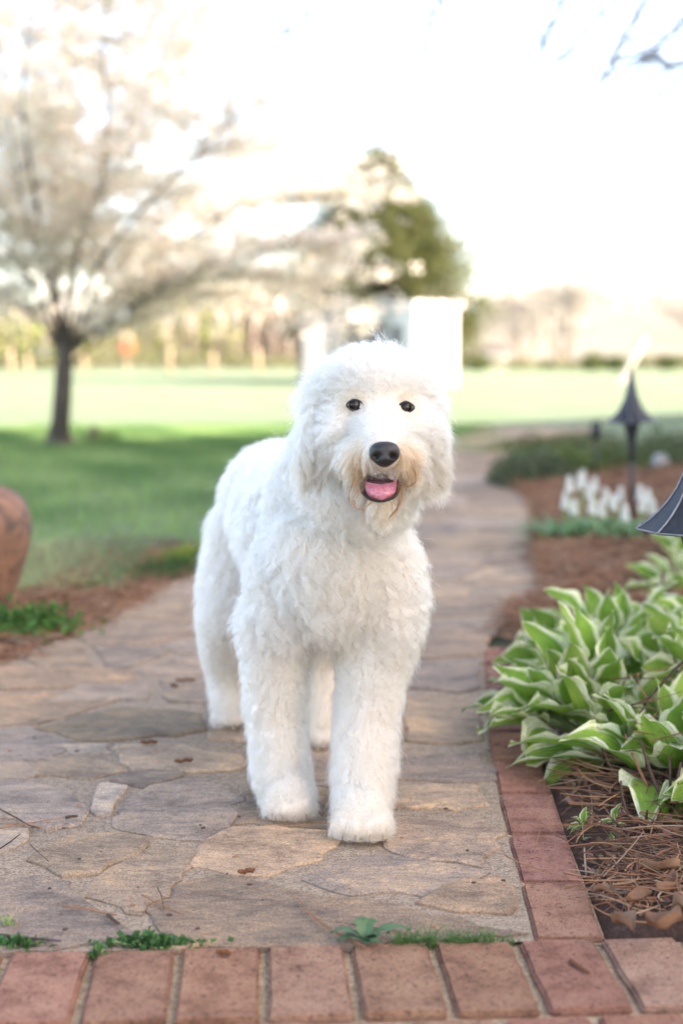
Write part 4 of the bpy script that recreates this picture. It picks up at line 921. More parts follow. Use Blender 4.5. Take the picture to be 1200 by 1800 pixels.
# ================================================================== PATH LAMPS
def lamp(x, y, label, lean=(0, 0)):
    z0 = bed_z(x, y); r_ = empty('path_lamp', (x, y, z0)); tag(r_, label, 'lamp', 'bronze garden path lamps'); zr = 0.469 - z0
    NS = 10
    def flute(a, z): return 1.0 + (0.035 * abs(math.cos(a * NS / 2)) ** 3 if True else 0)
    prof = [(0.0995, 0.0), (0.0955, 0.003), (0.083, 0.012), (0.068, 0.026), (0.053, 0.044), (0.040, 0.064), (0.028, 0.092), (0.019, 0.130), (0.012, 0.172), (0.009, 0.198)]
    up_ = MB().lathe([(a, b) for a, b in prof] , 80, (0, 0, zr), flute)
    inner = [(a - 0.003, b - 0.003) for a, b in prof[:-2]]; up_.lathe(inner[::-1], 80, (0, 0, zr), flute)
    n0 = 0; ring_o = list(range(80)); off = 80 * len(prof); ring_i = [off + 80 * (len(inner) - 1) + k for k in range(80)]
    up_.f += [(ring_i[k], ring_i[(k + 1) % 80], ring_o[(k + 1) % 80], ring_o[k]) for k in range(80)]
    shade = up_.build('lamp_shade', M['metal'], r_, smooth=True)
    for k in range(NS):
        a = 2 * math.pi * k / NS; rb = MB().tube([(flute(a, 0) * (pr + 0.0006) * math.cos(a), flute(a, 0) * (pr + 0.0006) * math.sin(a), zr + pz + 0.0006) for pr, pz in prof], [0.0022] + [0.0018] * (len(prof) - 1), 5); rb.build('rib', M['metal_edge'], shade, smooth=True)
    MB().tube([(0.9985 * 0.1015 * flute(2 * math.pi * k / 80, 0) * math.cos(2 * math.pi * k / 80) * 0.985, 0.1 * flute(2 * math.pi * k / 80, 0) * math.sin(2 * math.pi * k / 80), zr - 0.0005) for k in range(81)], 0.0017, 5, cap=False).build('rim', M['metal_edge'], shade, smooth=True)
    MB().lathe([(0.0, 0.235), (0.003, 0.230), (0.004, 0.222), (0.0025, 0.214), (0.006, 0.206), (0.011, 0.200), (0.012, 0.194), (0.0, 0.193)], 16, (0, 0, zr)).build('finial', M['metal'], r_, smooth=True)
    MB().lathe([(0.0, -0.16), (0.012, -0.16), (0.0135, -0.12), (0.016, -0.09), (0.022, -0.055), (0.030, -0.022), (0.034, -0.008), (0.034, 0.004), (0.0, 0.006)], 24, (0, 0, zr)).build('socket', M['metal'], r_, smooth=True)
    MB().lathe([(0.0, 0.004), (0.024, 0.006), (0.024, 0.055), (0.012, 0.075), (0.0, 0.078)], 20, (0, 0, zr)).build('glass', M['glass'], r_, smooth=True)
    MB().tube([(0, 0, -0.06), (0, 0, zr * 0.4), (0, 0, zr - 0.15)], [0.0095, 0.0095, 0.0095], 14).build('post', M['metal'], r_, smooth=True)
    MB().lathe([(0.0, 0.012), (0.014, 0.012), (0.022, 0.0), (0.024, -0.02), (0.0, -0.02)], 18).build('collar', M['metal'], r_, smooth=True)
    r_.rotation_euler = (lean[1], lean[0], 0); return r_
lp = D(1110, 940, 5.86); lamp(lp.x, lp.y, 'dark bronze path lamp with flared pointed shade rising from the white hyacinths', (R(-1.6), 0))
lp = D(1232, 930, 2.27); lamp(lp.x, lp.y, 'dark bronze path lamp with flared ribbed shade beside the hostas')
sp_ = D(1047, 756, 8.0); r_ = empty('spotlight', (sp_.x, sp_.y, 0)); tag(r_, 'small black garden spotlight on a stake behind the far lamp', 'spotlight')
MB().tube([(0, 0, -0.05), (0, 0, sp_.z - 0.03)], 0.008, 8).build('stake', M['metal'], r_, smooth=True)
MB().lathe([(0, -0.05), (0.024, -0.05), (0.026, -0.02), (0.026, 0.045), (0.022, 0.05), (0.018, 0.042), (0, 0.04)], 18, (0, 0, sp_.z)).build('head', M['metal'], r_, smooth=True)
MB().tube([(0.02, 0, sp_.z - 0.01), (0.07, 0, sp_.z - 0.025), (0.11, 0.0, sp_.z - 0.02)], 0.005, 6).build('bracket', M['metal'], r_)
b0 = G(1158, 832); me = MB(); me.lathe([(0.0, 0.0), (0.05, 0.0), (0.06, 0.03), (0.05, 0.075), (0.02, 0.10), (0, 0.102)], 9, (b0.x, b0.y, 0.02), lambda a, z: 1 + 0.2 * math.sin(2 * a + z * 30))
tag(me.build('garden_stone', M['pebble'], smooth=True), 'pale standing stone in the bed right of the far lamp', 'stone')

# ================================================================== TERRACOTTA JAR
jb = G(-72, 1096, -0.015); jar = empty('terracotta_jar', jb); tag(jar, 'large rounded terracotta jar with dark stains beside the path', 'jar')
prof = [(0.0, 0.0), (0.128, 0.0), (0.132, 0.012), (0.150, 0.06), (0.176, 0.13), (0.198, 0.20), (0.2105, 0.26), (0.208, 0.305), (0.194, 0.345), (0.170, 0.372), (0.140, 0.386), (0.105, 0.393), (0.092, 0.400), (0.090, 0.416), (0.100, 0.430), (0.110, 0.440), (0.108, 0.450), (0.094, 0.452), (0.080, 0.440), (0.078, 0.40), (0.10, 0.385)]
MB().lathe(prof, 56).build('body', M['terracotta'], jar, smooth=True)
MB().lathe([(0.082, 0.402), (0.04, 0.408), (0.0, 0.41)], 24).build('soil', M['soil'], jar, smooth=True)
def leafy(name, center, spread, n, size, col, label, cat='plant', group=None, seed=0, flat=0.6, aspect=1.5):
    rg_ = np.random.default_rng(seed); r_ = empty(name, center); tag(r_, label, cat, group)
    p = rg_.normal(0, 1, (n, 3)) * [spread[0], spread[1], 0]; d0 = np.sqrt((p[:, 0] / spread[0]) ** 2 + (p[:, 1] / spread[1]) ** 2); p[:, 2] = np.abs(rg_.normal(0.5, 0.3, n)) * spread[2] * np.exp(-d0 * 0.4)
    dr = rg_.normal(0, 0.7, (n, 3)); dr[:, 2] = np.abs(dr[:, 2]) * flat
    V, T, c_ = leaf_cards(p, dr * 2, size, aspect, jitter_col(col, n, 0.3, rg_), rg_); link('foliage', np_mesh('foliage', V, T, c_), M['leaf'], r_)
    sm = MB()
    for q in p[:: max(1, n // 26)]: sm.tube([(q[0] * 0.3, q[1] * 0.3, -0.004), (q[0] * 0.8, q[1] * 0.8, q[2] * 0.7), tuple(q)], [0.0012, 0.001, 0.0006], 4, cap=False)
    sm.build('stems', M['stalk'], r_); return r_
leafy('leafy_weed', G(66, 1112), (0.055, 0.06, 0.085), 420, 0.026, (0.085, 0.19, 0.045), 'bright green leafy weed at the foot of the terracotta jar', seed=1)
leafy('leafy_weed', G(8, 1105), (0.04, 0.05, 0.07), 220, 0.026, (0.075, 0.17, 0.045), 'green weed in front of the jar beside the larger weed', seed=2)
leafy('seam_weed', G(262, 1664), (0.030, 0.005, 0.020), 330, 0.0085, (0.060, 0.155, 0.050), 'round leaved green weed growing in the seam above the bricks, wider mat', seed=3, aspect=1.1)
leafy('seam_weed', G(302, 1666), (0.016, 0.004, 0.015), 150, 0.0085, (0.060, 0.150, 0.050), 'end of the weed mat in the seam next to the wide mat', seed=8, aspect=1.1)
leafy('seam_weed', G(24, 1666), (0.020, 0.005, 0.018), 200, 0.0085, (0.060, 0.155, 0.050), 'green weed in the brick seam beside the purple twig', seed=4, aspect=1.1)
leafy('seam_weed', G(171, 1680), (0.004, 0.006, 0.014), 50, 0.008, (0.060, 0.150, 0.050), 'tiny weed at the top of a brick joint left of the weed mat', seed=5, aspect=1.1)
leafy('seam_weed', G(349, 1664), (0.005, 0.003, 0.010), 40, 0.007, (0.060, 0.150, 0.050), 'tiny weed in the seam right of the weed mat', seed=6, aspect=1.1)
leafy('seam_weed', G(18, 1632), (0.008, 0.004, 0.028), 40, 0.007, (0.12, 0.22, 0.07), 'pale feathery weed by the purple twig', seed=7, aspect=3)

# ---- dandelion rosette and grass in the seam
dm = simple('dandelion_leaf', (0.065, 0.135, 0.060), 0.55, 0.35, 0.25, 60, bumpd=0.001)
dr_ = empty('dandelion', G(640, 1662)); tag(dr_, 'flat dusty green dandelion rosette in the seam above the bricks', 'plant')
for (a, L, wd, lift) in ((R(178), 0.043, 0.008, .012), (R(8), 0.060, 0.010, .014), (R(-52), 0.026, 0.010, .006), (R(-20), 0.022, 0.009, .01), (R(200), 0.036, 0.010, .006), (R(70), 0.022, 0.012, .022), (R(110), 0.018, 0.010, .022), (R(-80), 0.024, 0.009, .004)):
    vs_ = []; dx, dy = math.cos(a), math.sin(a)
    for j in range(7):
        t = j / 6; ww = wd * (math.sin(math.pi * (0.08 + 0.87 * t ** 0.8)) * (1 + 0.25 * math.sin(j * 2.7))); z = 0.008 + lift * math.sin(math.pi * t * 0.8)
        for s, zz in ((-1, 0.002), (0, 0), (1, 0.002)): vs_.append((dx * L * t - dy * ww * s, dy * L * t + dx * ww * s, z + zz))
    MB().add(vs_, [(j * 3 + i, j * 3 + i + 1, j * 3 + i + 4, j * 3 + i + 3) for j in range(6) for i in range(2)]).build('leaf', dm, dr_, smooth=True)
def tuft(px0, px1, n, h, label, seed):
    rg_ = np.random.default_rng(seed); px = rg_.uniform(px0, px1, n); P = np.array([G(a, 1663 - (a - 690) * 0.03 + rg_.normal(0, 2)) for a in px]); P[:, 2] = -0.004; K = 4; t = np.linspace(0, 1, K)[None, :, None]
    dd = rg_.normal(0, 0.55, (n, 1, 3)); dd[:, :, 2] = 0; pts = P[:, None, :] + h * rg_.uniform(0.35, 1.2, n)[:, None, None] * (t * np.array([0, 0, 1.0]) + dd * t ** 1.6)
    tag(curves('grass_tuft', pts, 0.0007 * np.array([1, .9, .6, .1])[None, :] * np.ones((n, 1)), M['blade'], jitter_col((0.085, 0.18, 0.055), n, 0.35, rg_)), label, 'grass')
tuft(690, 768, 130, 0.026, 'short grass tuft in the seam right beside the dandelion', 1)
tuft(780, 868, 170, 0.021, 'long low grass tuft in the seam left of the curb corner', 2)
tuft(870, 905, 40, 0.012, 'thin sprigs of grass where the seam meets the curb', 3)
tuft(570, 600, 14, 0.010, 'tiny grass sprigs in the seam left of the dandelion', 4)

# ================================================================== LITTER ON THE STONES
def stick(name, pts, r0, m, label, cat, group=None, z=0.012, r1=None):
    P = [G(px, py, z + (p[2] if len(p) > 2 else 0)) for p in pts for px, py in [p[:2]]]; mb = MB(); polytube(mb, P, r0, r1 if r1 is not None else r0 * 0.6, 6); return tag(mb.build(name, m, smooth=True), label, cat, group)
GN = 'pine litter on the path'
stick('pine_needle', [(523, 1578), (545, 1605), (580, 1632), (625, 1655), (655, 1672)], 0.0011, M['needle'], 'long brown pine needle reaching over the dandelion onto the bricks', 'needle', GN)
stick('pine_needle', [(525, 1580), (550, 1612), (590, 1640), (640, 1664)], 0.0009, M['needle'], 'second needle joined to the long one above the dandelion', 'needle', GN, 0.013)
stick('pine_needle', [(250, 1573), (285, 1592), (323, 1608)], 0.0013, M['needle'], 'straight brown needle lying on the stone in front of the grey slab', 'needle', GN)
stick('twig', [(277, 1560), (285, 1578), (288, 1600)], 0.0009, M['twig'], 'thin curved twig crossing the straight needle', 'twig', GN)
stick('twig', [(110, 1593), (150, 1597), (190, 1606), (206, 1608)], 0.0016, M['needle'], 'bare orange brown twig on the dark slab near the weed mat', 'twig', GN)
stick('twig', [(190, 1608), (200, 1617), (210, 1624)], 0.0026, M['twig'], 'short dark twig end beside the orange brown twig', 'twig', GN)
stick('twig', [(-15, 1641), (30, 1647), (75, 1651), (108, 1654)], 0.0022, simple('purple_twig', (0.07, 0.045, 0.055), 0.6, 0.3, 0.2, 90), 'purplish twig lying along the seam above the bricks', 'twig', GN)
stick('pine_needle', [(0, 1456), (40, 1448), (70, 1444), (115, 1437)], 0.0012, M['needle'], 'needle bundle on the slab left of the grey slab', 'needle', GN)
stick('pine_needle', [(0, 1448), (45, 1449), (75, 1455)], 0.0010, M['needle'], 'needle crossing under the bundle at the slab', 'needle', GN)
stick('twig', [(116, 1437), (126, 1435), (137, 1434)], 0.0028, M['twig'], 'short brown catkin stub at the tip of the needle bundle', 'twig', GN)
stick('twig', [(0, 1422), (30, 1438), (50, 1450), (70, 1456)], 0.0014, M['twig'], 'dark twig across the joint of the left slabs', 'twig', GN)
stick('twig', [(0, 1492), (18, 1480), (36, 1466)], 0.0014, M['twig'], 'dark twig on the pale slab at the side', 'twig', GN)
stick('pine_needle', [(53, 1484), (68, 1498), (86, 1514)], 0.0008, M['twig'], 'thin hooked stem on the tan slab', 'needle', GN)
stick('pine_needle', [(887, 1503), (915, 1518), (960, 1532), (1004, 1546)], 0.0013, M['needle'], 'brown needle lying across the curb bricks', 'needle', GN)
stick('twig', [(1002, 1688), (1018, 1700), (1035, 1710)], 0.0030, M['catkin'], 'brown twig piece on a front brick near the curb corner', 'twig', GN, 0.008)
stick('pine_needle', [(940, 1490), (944, 1475), (948, 1460)], 0.0008, M['needle'], 'thin needle fragment on a curb brick', 'needle', GN)
def catkin(px, py, ang, L, label, z=0.013):
    c = G(px, py, z); mb = MB(); n_ = 14; pts = []; rad = []
    for i in range(n_):
        t = i / (n_ - 1) - 0.5; pts.append(c + Vector((math.cos(ang) * L * t - math.sin(ang) * 0.12 * L * (t * t), math.sin(ang) * L * t + 0.15 * L * t * t, 0.001 * math.sin(i)))); rad.append((0.0032 + (0.0008 if i % 2 else -0.0004)) * (1 - (2 * t) ** 6 * 0.6))
    mb.tube(pts, rad, 8); tag(mb.build('catkin', M['catkin'], smooth=False), label, 'catkin', 'fallen pine catkins on the path')
catkin(433, 1531, R(25), 0.026, 'curled red brown pine catkin on the streaked slab in front of the paws')
catkin(323, 1337, R(24), 0.036, 'brown pine catkin on the tan slab beside the front leg')
catkin(326, 1195, R(12), 0.045, 'brown pine catkin on the path behind the rear leg')
catkin(262, 1304, R(10), 0.034, 'faded pine catkin lying left of the rear paw')
catkin(393, 1674, R(-8), 0.019, 'orange brown catkin piece at the top of a front brick', 0.010)
catkin(306, 1205, R(-30), 0.020, 'small catkin piece beside the one behind the rear leg')
rnd = random.Random(77)
for k in range(46):
    px, py = rnd.uniform(10, 900), rnd.uniform(1290, 1640); c = G(px, py, 0.011); s = rnd.uniform(0.0014, 0.0034); a = rnd.uniform(0, 6.28)
    mb = MB(); mb.lathe([(0.0, 0), (s, s * 0.2), (s * 0.9, s * 0.7), (0.0, s)], 6, (0, 0, 0), lambda an, z: 1 + 0.5 * math.cos(an - a) ** 2)
    o = mb.build('debris_crumb', M['twig'] if k % 3 else M['needle']); o.location = c
    tag(o, 'tiny brown crumb of plant debris on the flagstones', 'debris', 'debris crumbs on the flagstones')

# ---- bare stems, curled dead leaves and a periwinkle sprig at the near end of the bed
rnd = random.Random(5)
def P3(px, py, y): return D(px, py, y)
def stems(label, base_px, tips, r0, m, yd):
    root = empty('dry_stem', P3(*base_px, yd)); tag(root, label, 'stem', 'bare stems in the near bed'); mb = MB()
    for tp in tips: polytube(mb, [Vector(P3(px, py, yd + dy)) - root.location for px, py, dy in tp], r0 * 1.5, r0 * 0.7, 6)
    mb.build('stem', m, root, smooth=True)
stems('dark forked stems rising from the near bed beside the periwinkle', (1150, 1525), [[(1150, 1528, 0), (1128, 1480, .01), (1098, 1420, .03), (1090, 1372, .05)], [(1130, 1480, .01), (1135, 1440, 0), (1137, 1424, -.01)], [(1140, 1505, 0), (1105, 1468, -.02), (1075, 1440, -.03)]], 0.0022, M['twig'], 2.13)
stems('dark upright branching stems near the lamp post', (1178, 1490), [[(1178, 1500, 0), (1180, 1450, 0), (1178, 1400, .02), (1176, 1330, .05)], [(1180, 1450, 0), (1160, 1400, .02), (1140, 1350, .05), (1125, 1300, .08)], [(1179, 1430, 0), (1188, 1380, .0), (1196, 1340, .02)], [(1180, 1462, 0), (1160, 1452, -.03), (1150, 1440, -.04)], [(1180, 1455, 0), (1205, 1435, -.02), (1225, 1420, -.03)]], 0.0027, M['twig'], 2.2)
stems('orange brown bent stem leaning through the low hosta', (1160, 1440), [[(1165, 1440, 0), (1145, 1400, .02), (1122, 1350, .05), (1108, 1320, .08), (1098, 1290, .1)]], 0.0022, M['needle'], 2.25)
stems('long thin grey twig arching over the hosta leaves', (1230, 1140), [[(1240, 1150, 0), (1200, 1163, .0), (1160, 1205, .0), (1135, 1230, -.02), (1100, 1242, -.02), (1066, 1250, -.03)], [(1135, 1230, -.02), (1130, 1245, -.02), (1122, 1255, -.03)]], 0.0022, M['twig'], 2.5)
stems('pale curved dry stalk lying over the near bed', (1070, 1630), [[(1062, 1625, 0), (1090, 1598, .03), (1108, 1560, .06), (1112, 1535, .08), (1100, 1518, .1)]], 0.0022, M['needle'], 1.87)
stems('grey root like stem beside the curb bricks', (1030, 1555), [[(1032, 1560, 0), (1028, 1520, .02), (1026, 1490, .04)], [(1133, 1600, .04), (1138, 1570, .05), (1130, 1540, .07), (1115, 1525, .09)]], 0.0016, M['post'], 1.99)
stems('purplish reclining stem by the dark gap behind the curb', (1000, 1405), [[(996, 1404, 0), (1030, 1434, -.02), (1060, 1466, -.06), (1080, 1492, -.1)]], 0.0026, simple('mauve_stem', (0.26, 0.17, 0.15), 0.7, 0.2, 0.2, 60), 2.3)
for k, (px, py, s, rz, lab) in enumerate([(1095, 1628, 0.055, 0.3, 'large curled brown dead leaf beside the front bricks'), (1160, 1530, 0.05, 1.2, 'curled dead leaf under the forked stems'), (1178, 1560, 0.045, 2.2, 'dark folded dead leaf near the green leaf'), (1170, 1625, 0.055, 4.0, 'dead brown leaf with a dark hollow near the bricks'), (1120, 1580, 0.035, 5.0, 'small dead leaf among the needles'), (1060, 1570, 0.03, 0.9, 'pale dead leaf flake beside the curb'), (1195, 1600, 0.05, 3.2, 'flat brown dead leaf against the big folded one')]):
    c = G(px, py, 0.03); vs_ = []; rr = random.Random(k)
    for j in range(7):
        t = j / 6; wd = 0.42 * math.sin(math.pi * (0.04 + 0.93 * t)) * (1 + 0.12 * math.sin(j * 3.1))
        for i in range(5):
            u = i / 2 - 1; vs_.append((u * wd * math.cos(u * 0.8), t - 0.5, abs(u) ** 1.4 * 0.30 + 0.12 * math.sin(t * 5 + k) + rr.gauss(0, 0.02)))
    o = MB().add(vs_, [(j * 5 + i, j * 5 + i + 1, j * 5 + i + 6, j * 5 + i + 5) for j in range(6) for i in range(4)]).build('dead_leaf', M['dead_leaf'], smooth=True)
    o.location = c; o.scale = (s, s, s); o.rotation_euler = (rr.gauss(0, 0.35), rr.gauss(0, 0.35), rz); tag(o, lab, 'leaf', 'dead leaves in the near bed')
pv = empty('periwinkle', P3(1025, 1470, 2.06)); tag(pv, 'small variegated periwinkle sprig with cream edged leaves beside the curb', 'plant'); sm = MB()
def sprig(base, tip, lv, yd):
    a, b = P3(*base, yd) - Vector((0, 0, 0.015)), P3(*tip, yd - 0.02); sm.tube([a - pv.location, a.lerp(b, 0.5) - pv.location, b - pv.location], [0.0013, 0.0011, 0.0008], 5, cap=False)
    for (px, py, ang, el, L) in lv:
        o = link('leaf', rnd.choice(HL_), None, pv); o.location = P3(px, py, yd - 0.01) - pv.location; o.scale = (L * 0.75, L * 0.8, L * 0.8)
        o.rotation_euler = (Matrix.Rotation(ang - math.pi / 2, 3, 'Z') @ Matrix.Rotation(el, 3, 'X')).to_euler()
sprig((1027, 1490), (1022, 1440), [(1022, 1452, R(15), R(60), .036), (1021, 1446, R(150), R(35), .022), (1021, 1450, R(200), R(5), .030), (1022, 1455, R(170), R(-15), .026), (1024, 1443, R(60), R(75), .028), (1024, 1478, R(-10), R(40), .018)], 2.145)
sprig((1088, 1500), (1078, 1430), [(1078, 1445, R(185), R(4), .036), (1078, 1440, R(30), R(62), .034), (1079, 1444, R(10), R(65), .026), (1082, 1450, R(-30), R(20), .02), (1085, 1470, R(150), R(30), .02)], 2.12)
sprig((1078, 1505), (1076, 1478), [(1076, 1490, R(190), R(10), .02), (1078, 1490, R(-5), R(20), .017), (1075, 1480, R(100), R(60), .018)], 2.11)
sm.build('stems', M['stalk'], pv)
bl = empty('broad_leaf_seedling', P3(1215, 1575, 1.98)); tag(bl, 'single bright green toothed leaf reaching in beside the dead leaves', 'plant')
for (px, py, ang, L, w_) in ((1222, 1556, R(182), 0.060, 0.5), (1222, 1530, R(175), 0.03, 0.6)):
    vs_ = []
    for j in range(9):
        t = j / 8; wd = w_ * math.sin(math.pi * (0.03 + 0.94 * t ** 1.1)) * 0.62 * (1 + 0.1 * (j % 2))
        for u in (-1, -.5, 0, .5, 1): vs_.append((u * wd, t, 0.12 * abs(u) - 0.1 * t * t))
    o = MB().add(vs_, [(j * 5 + i, j * 5 + i + 1, j * 5 + i + 6, j * 5 + i + 5) for j in range(8) for i in range(4)]).build('leaf', simple('fresh_leaf', (0.085, 0.26, 0.05), 0.45, 0.4, 0.15, 40), bl, smooth=True)
    o.location = P3(px, py, 1.95) - bl.location; o.scale = (L, L, L); o.rotation_euler = (Matrix.Rotation(ang - math.pi / 2, 3, 'Z') @ Matrix.Rotation(R(8), 3, 'X')).to_euler()

# ================================================================== TREE OVERHANGING FROM THE RIGHT (trunk out of frame)
ob = Vector((4.6, 6.5, -0.02)); ot = empty('overhanging_tree', ob); tag(ot, 'leafless tree whose thin drooping twigs hang over the garden', 'tree')
tk = MB(); polytube(tk, [ob, ob + Vector((0.05, 0, 1.2)), ob + Vector((-0.1, 0.1, 2.6)), ob + Vector((-0.3, 0.2, 4.0))], 0.16, 0.09, 8)
tw = MB(); rnd = random.Random(9)
for pts in ([(1500, -260), (1330, 40), (1200, 112), (1165, 106), (1135, 92), (1105, 118)], [(1500, -300), (1300, -60), (1220, 10), (1180, 60), (1150, 85)], [(1500, -500), (1250, -150), (1010, -20), (985, 20), (965, 60), (955, 75)],
            [(1450, -450), (1200, -120), (1060, 20), (1000, 90), (935, 132)], [(1400, -480), (1000, -200), (800, -40), (760, 40), (740, 90)], [(1400, -520), (900, -220), (600, -60), (540, 20), (505, 60)], [(1500, -200), (1290, 30), (1240, 90), (1190, 140), (1150, 175)], [(1450, -420), (1180, -60), (1120, 20), (1090, 80), (1060, 145)]):
    d0 = 6.0 + rnd.uniform(-0.8, 0.8); P = [D(px, py, d0 + (6.5 - d0) * (1 - i / (len(pts) - 1))) for i, (px, py) in enumerate(pts)]; P = [ob + Vector((-0.2, 0.2, 3.6))] + P
    o = polytube(tw, P, 0.016, 0.0032, 5)
    for i in range(len(o) // 2, len(o)):
        for _ in range(4):
            d = Vector((rnd.gauss(-0.35, 0.5), rnd.gauss(0, 0.5), rnd.gauss(-0.35, 0.4))).normalized(); L = rnd.uniform(0.08, 0.32); e1 = o[i] + d * L; tw.tube([o[i], o[i].lerp(e1, 0.5) + Vector((rnd.gauss(0, .015), 0, 0.015)), e1], [0.0024, 0.0019, 0.001], 4, cap=False)
set_origin(ot, [tk.build('trunk', M['bark'], smooth=True), tw.build('twigs', M['bark'], smooth=True)])

# ================================================================== DOG
_SPH = {}
def ellipsoid(mb, c, r, rot=None, seg=20):
    if seg not in _SPH:
        b_ = bmesh.new(); bmesh.ops.create_uvsphere(b_, u_segments=seg, v_segments=seg // 2 + 2, radius=1); b_.verts.index_update()
        _SPH[seg] = ([v.co.copy() for v in b_.verts], [tuple(v.index for v in f.verts) for f in b_.faces]); b_.free()
    vs, fs = _SPH[seg]; Mx = (rot if rot is not None else Matrix.Identity(3)) @ Matrix.Diagonal(r); c = Vector(c)
    mb.add([Mx @ v + c for v in vs], fs)
def capsule(bm, pts, rad, step=0.35):
    """chain of overlapping spheres along a polyline of joints: tapered limb"""
    for (a, b), (ra, rb) in zip(zip(pts, pts[1:]), zip(rad, rad[1:])):
        a, b = Vector(a), Vector(b); n = max(2, int((b - a).length / (min(ra, rb) * step)) + 1)
        for i in range(n + 1):
            t = i / n; r_ = ra + (rb - ra) * t; ellipsoid(bm, a.lerp(b, t), (r_, r_, r_), seg=14)
bm = MB()
# trunk of the body: deep chest, belly tucked up, hips
ellipsoid(bm, (-0.012, 2.325, 0.435), (0.112, 0.16, 0.135)); ellipsoid(bm, (-0.006, 2.245, 0.425), (0.100, 0.095, 0.120))
ellipsoid(bm, (-0.058, 2.47, 0.448), (0.108, 0.17, 0.122)); ellipsoid(bm, (-0.090, 2.60, 0.450), (0.105, 0.15, 0.118)); ellipsoid(bm, (-0.120, 2.725, 0.446), (0.107, 0.130, 0.130))
ellipsoid(bm, (0.026, 2.175, 0.548), (0.082, 0.068, 0.066))
# neck
capsule(bm, [(-0.008, 2.315, 0.50), (0.018, 2.245, 0.575), (0.042, 2.185, 0.635)], [0.108, 0.094, 0.080])
# shoulders
ellipsoid(bm, (-0.088, 2.295, 0.365), (0.055, 0.080, 0.115)); ellipsoid(bm, (0.068, 2.255, 0.370), (0.055, 0.080, 0.115))
# fore legs
P_ = lambda px, py, y: tuple(D(px, py, y))
capsule(bm, [P_(488, 1090, 2.30), P_(487, 1160, 2.30), P_(486, 1250, 2.315), P_(494, 1350, 2.295), P_(504, 1408, 2.275)], [0.058, 0.048, 0.043, 0.042, 0.040])
capsule(bm, [P_(664, 1090, 2.25), P_(655, 1160, 2.24), P_(645, 1250, 2.235), P_(639, 1350, 2.21), P_(636, 1432, 2.185)], [0.058, 0.049, 0.045, 0.043, 0.041])
def paw(c, w_, l_, h_):
    c = Vector(c); ellipsoid(bm, c + Vector((0, 0.012, h_ * 0.55)), (w_ * 0.86, l_ * 0.8, h_ * 0.62))
    for k, u in enumerate((-0.72, -0.25, 0.25, 0.72)):
        ellipsoid(bm, c + Vector((u * w_, -l_ * (0.62 if abs(u) < 0.5 else 0.42), h_ * 0.36)), (w_ * 0.29, l_ * 0.46, h_ * 0.36), seg=12)
G_ = lambda px, py: G(px, py, 0.008)
paw_c = {'fl': G_(508, 1444) + Vector((0, 0.05, 0)), 'fr': G_(637, 1480) + Vector((0, 0.05, 0)), 'rl': G_(404, 1284) + Vector((0, 0.05, 0)), 'rr': G_(566, 1318) + Vector((0, 0.05, 0))}
paw(paw_c['fl'], 0.038, 0.055, 0.052); paw(paw_c['fr'], 0.044, 0.055, 0.055); paw(paw_c['rl'], 0.036, 0.052, 0.050); paw(paw_c['rr'], 0.034, 0.050, 0.048)
# hind legs: thigh, knee forward, hock back, upright shank
for k, sx in (('rl', -1), ('rr', 1)):
    c = paw_c[k]; hip = Vector((-0.116 + sx * 0.050, 2.73, 0.40))
    capsule(bm, [hip, (c.x * 0.5 + hip.x * 0.5, 2.67, 0.27), (c.x + sx * 0.002, 2.80 if k == 'rl' else 2.74, 0.165), (c.x, c.y + 0.045, 0.10), (c.x, c.y + 0.015, 0.045)], [0.088, 0.074, 0.053, 0.046, 0.040])
# tail hanging behind
capsule(bm, [(-0.140, 2.82, 0.50), (-0.150, 2.90, 0.47), (-0.158, 2.945, 0.38), (-0.160, 2.945, 0.30)], [0.034, 0.030, 0.024, 0.016])
# head: skull, brow, cheeks, muzzle, lower jaw, ears
HX, HY, HZ = 0.0560, 2.085, 0.668          # between the eyes
ellipsoid(bm, (HX - 0.010, HY + 0.070, HZ + 0.008), (0.076, 0.080, 0.070))
ellipsoid(bm, (HX - 0.046, HY + 0.038, HZ - 0.035), (0.042, 0.050, 0.052)); ellipsoid(bm, (HX + 0.046, HY + 0.038, HZ - 0.035), (0.042, 0.050, 0.052))
ellipsoid(bm, (HX - 0.056, HY + 0.055, HZ - 0.062), (0.044, 0.046, 0.046)); ellipsoid(bm, (HX + 0.050, HY + 0.055, HZ - 0.062), (0.044, 0.046, 0.046))
capsule(bm, [(HX - 0.001, HY + 0.02, HZ - 0.026), (HX + 0.002, HY - 0.035, HZ - 0.048), (HX + 0.003, HY - 0.062, HZ - 0.056)], [0.046, 0.036, 0.031])
ellipsoid(bm, (HX - 0.026, HY - 0.030, HZ - 0.066), (0.030, 0.034, 0.026)); ellipsoid(bm, (HX + 0.031, HY - 0.030, HZ - 0.066), (0.030, 0.034, 0.026))
capsule(bm, [(HX, HY + 0.03, HZ - 0.078), (HX + 0.001, HY - 0.012, HZ - 0.110), (HX + 0.002, HY - 0.036, HZ - 0.124)], [0.042, 0.028, 0.020])
for s in (-1, 1):
    ellipsoid(bm, (HX - 0.010 + s * 0.086, HY + 0.070, HZ - 0.038), (0.016, 0.038, 0.070), Matrix.Rotation(s * R(-9), 3, 'Y'))
    ellipsoid(bm, (HX - 0.010 + s * 0.066, HY + 0.074, HZ + 0.012), (0.024, 0.036, 0.030))
me = bm.mesh('body_parts')
tmp = bpy.data.objects.new('tmp_body', me); C.objects.link(tmp)
rm = tmp.modifiers.new('r', 'REMESH'); rm.mode = 'VOXEL'; rm.voxel_size = 0.0065; rm.use_smooth_shade = True
sm_ = tmp.modifiers.new('s', 'SMOOTH'); sm_.factor = 0.5; sm_.iterations = 5
dg = bpy.context.evaluated_depsgraph_get(); dg.update()
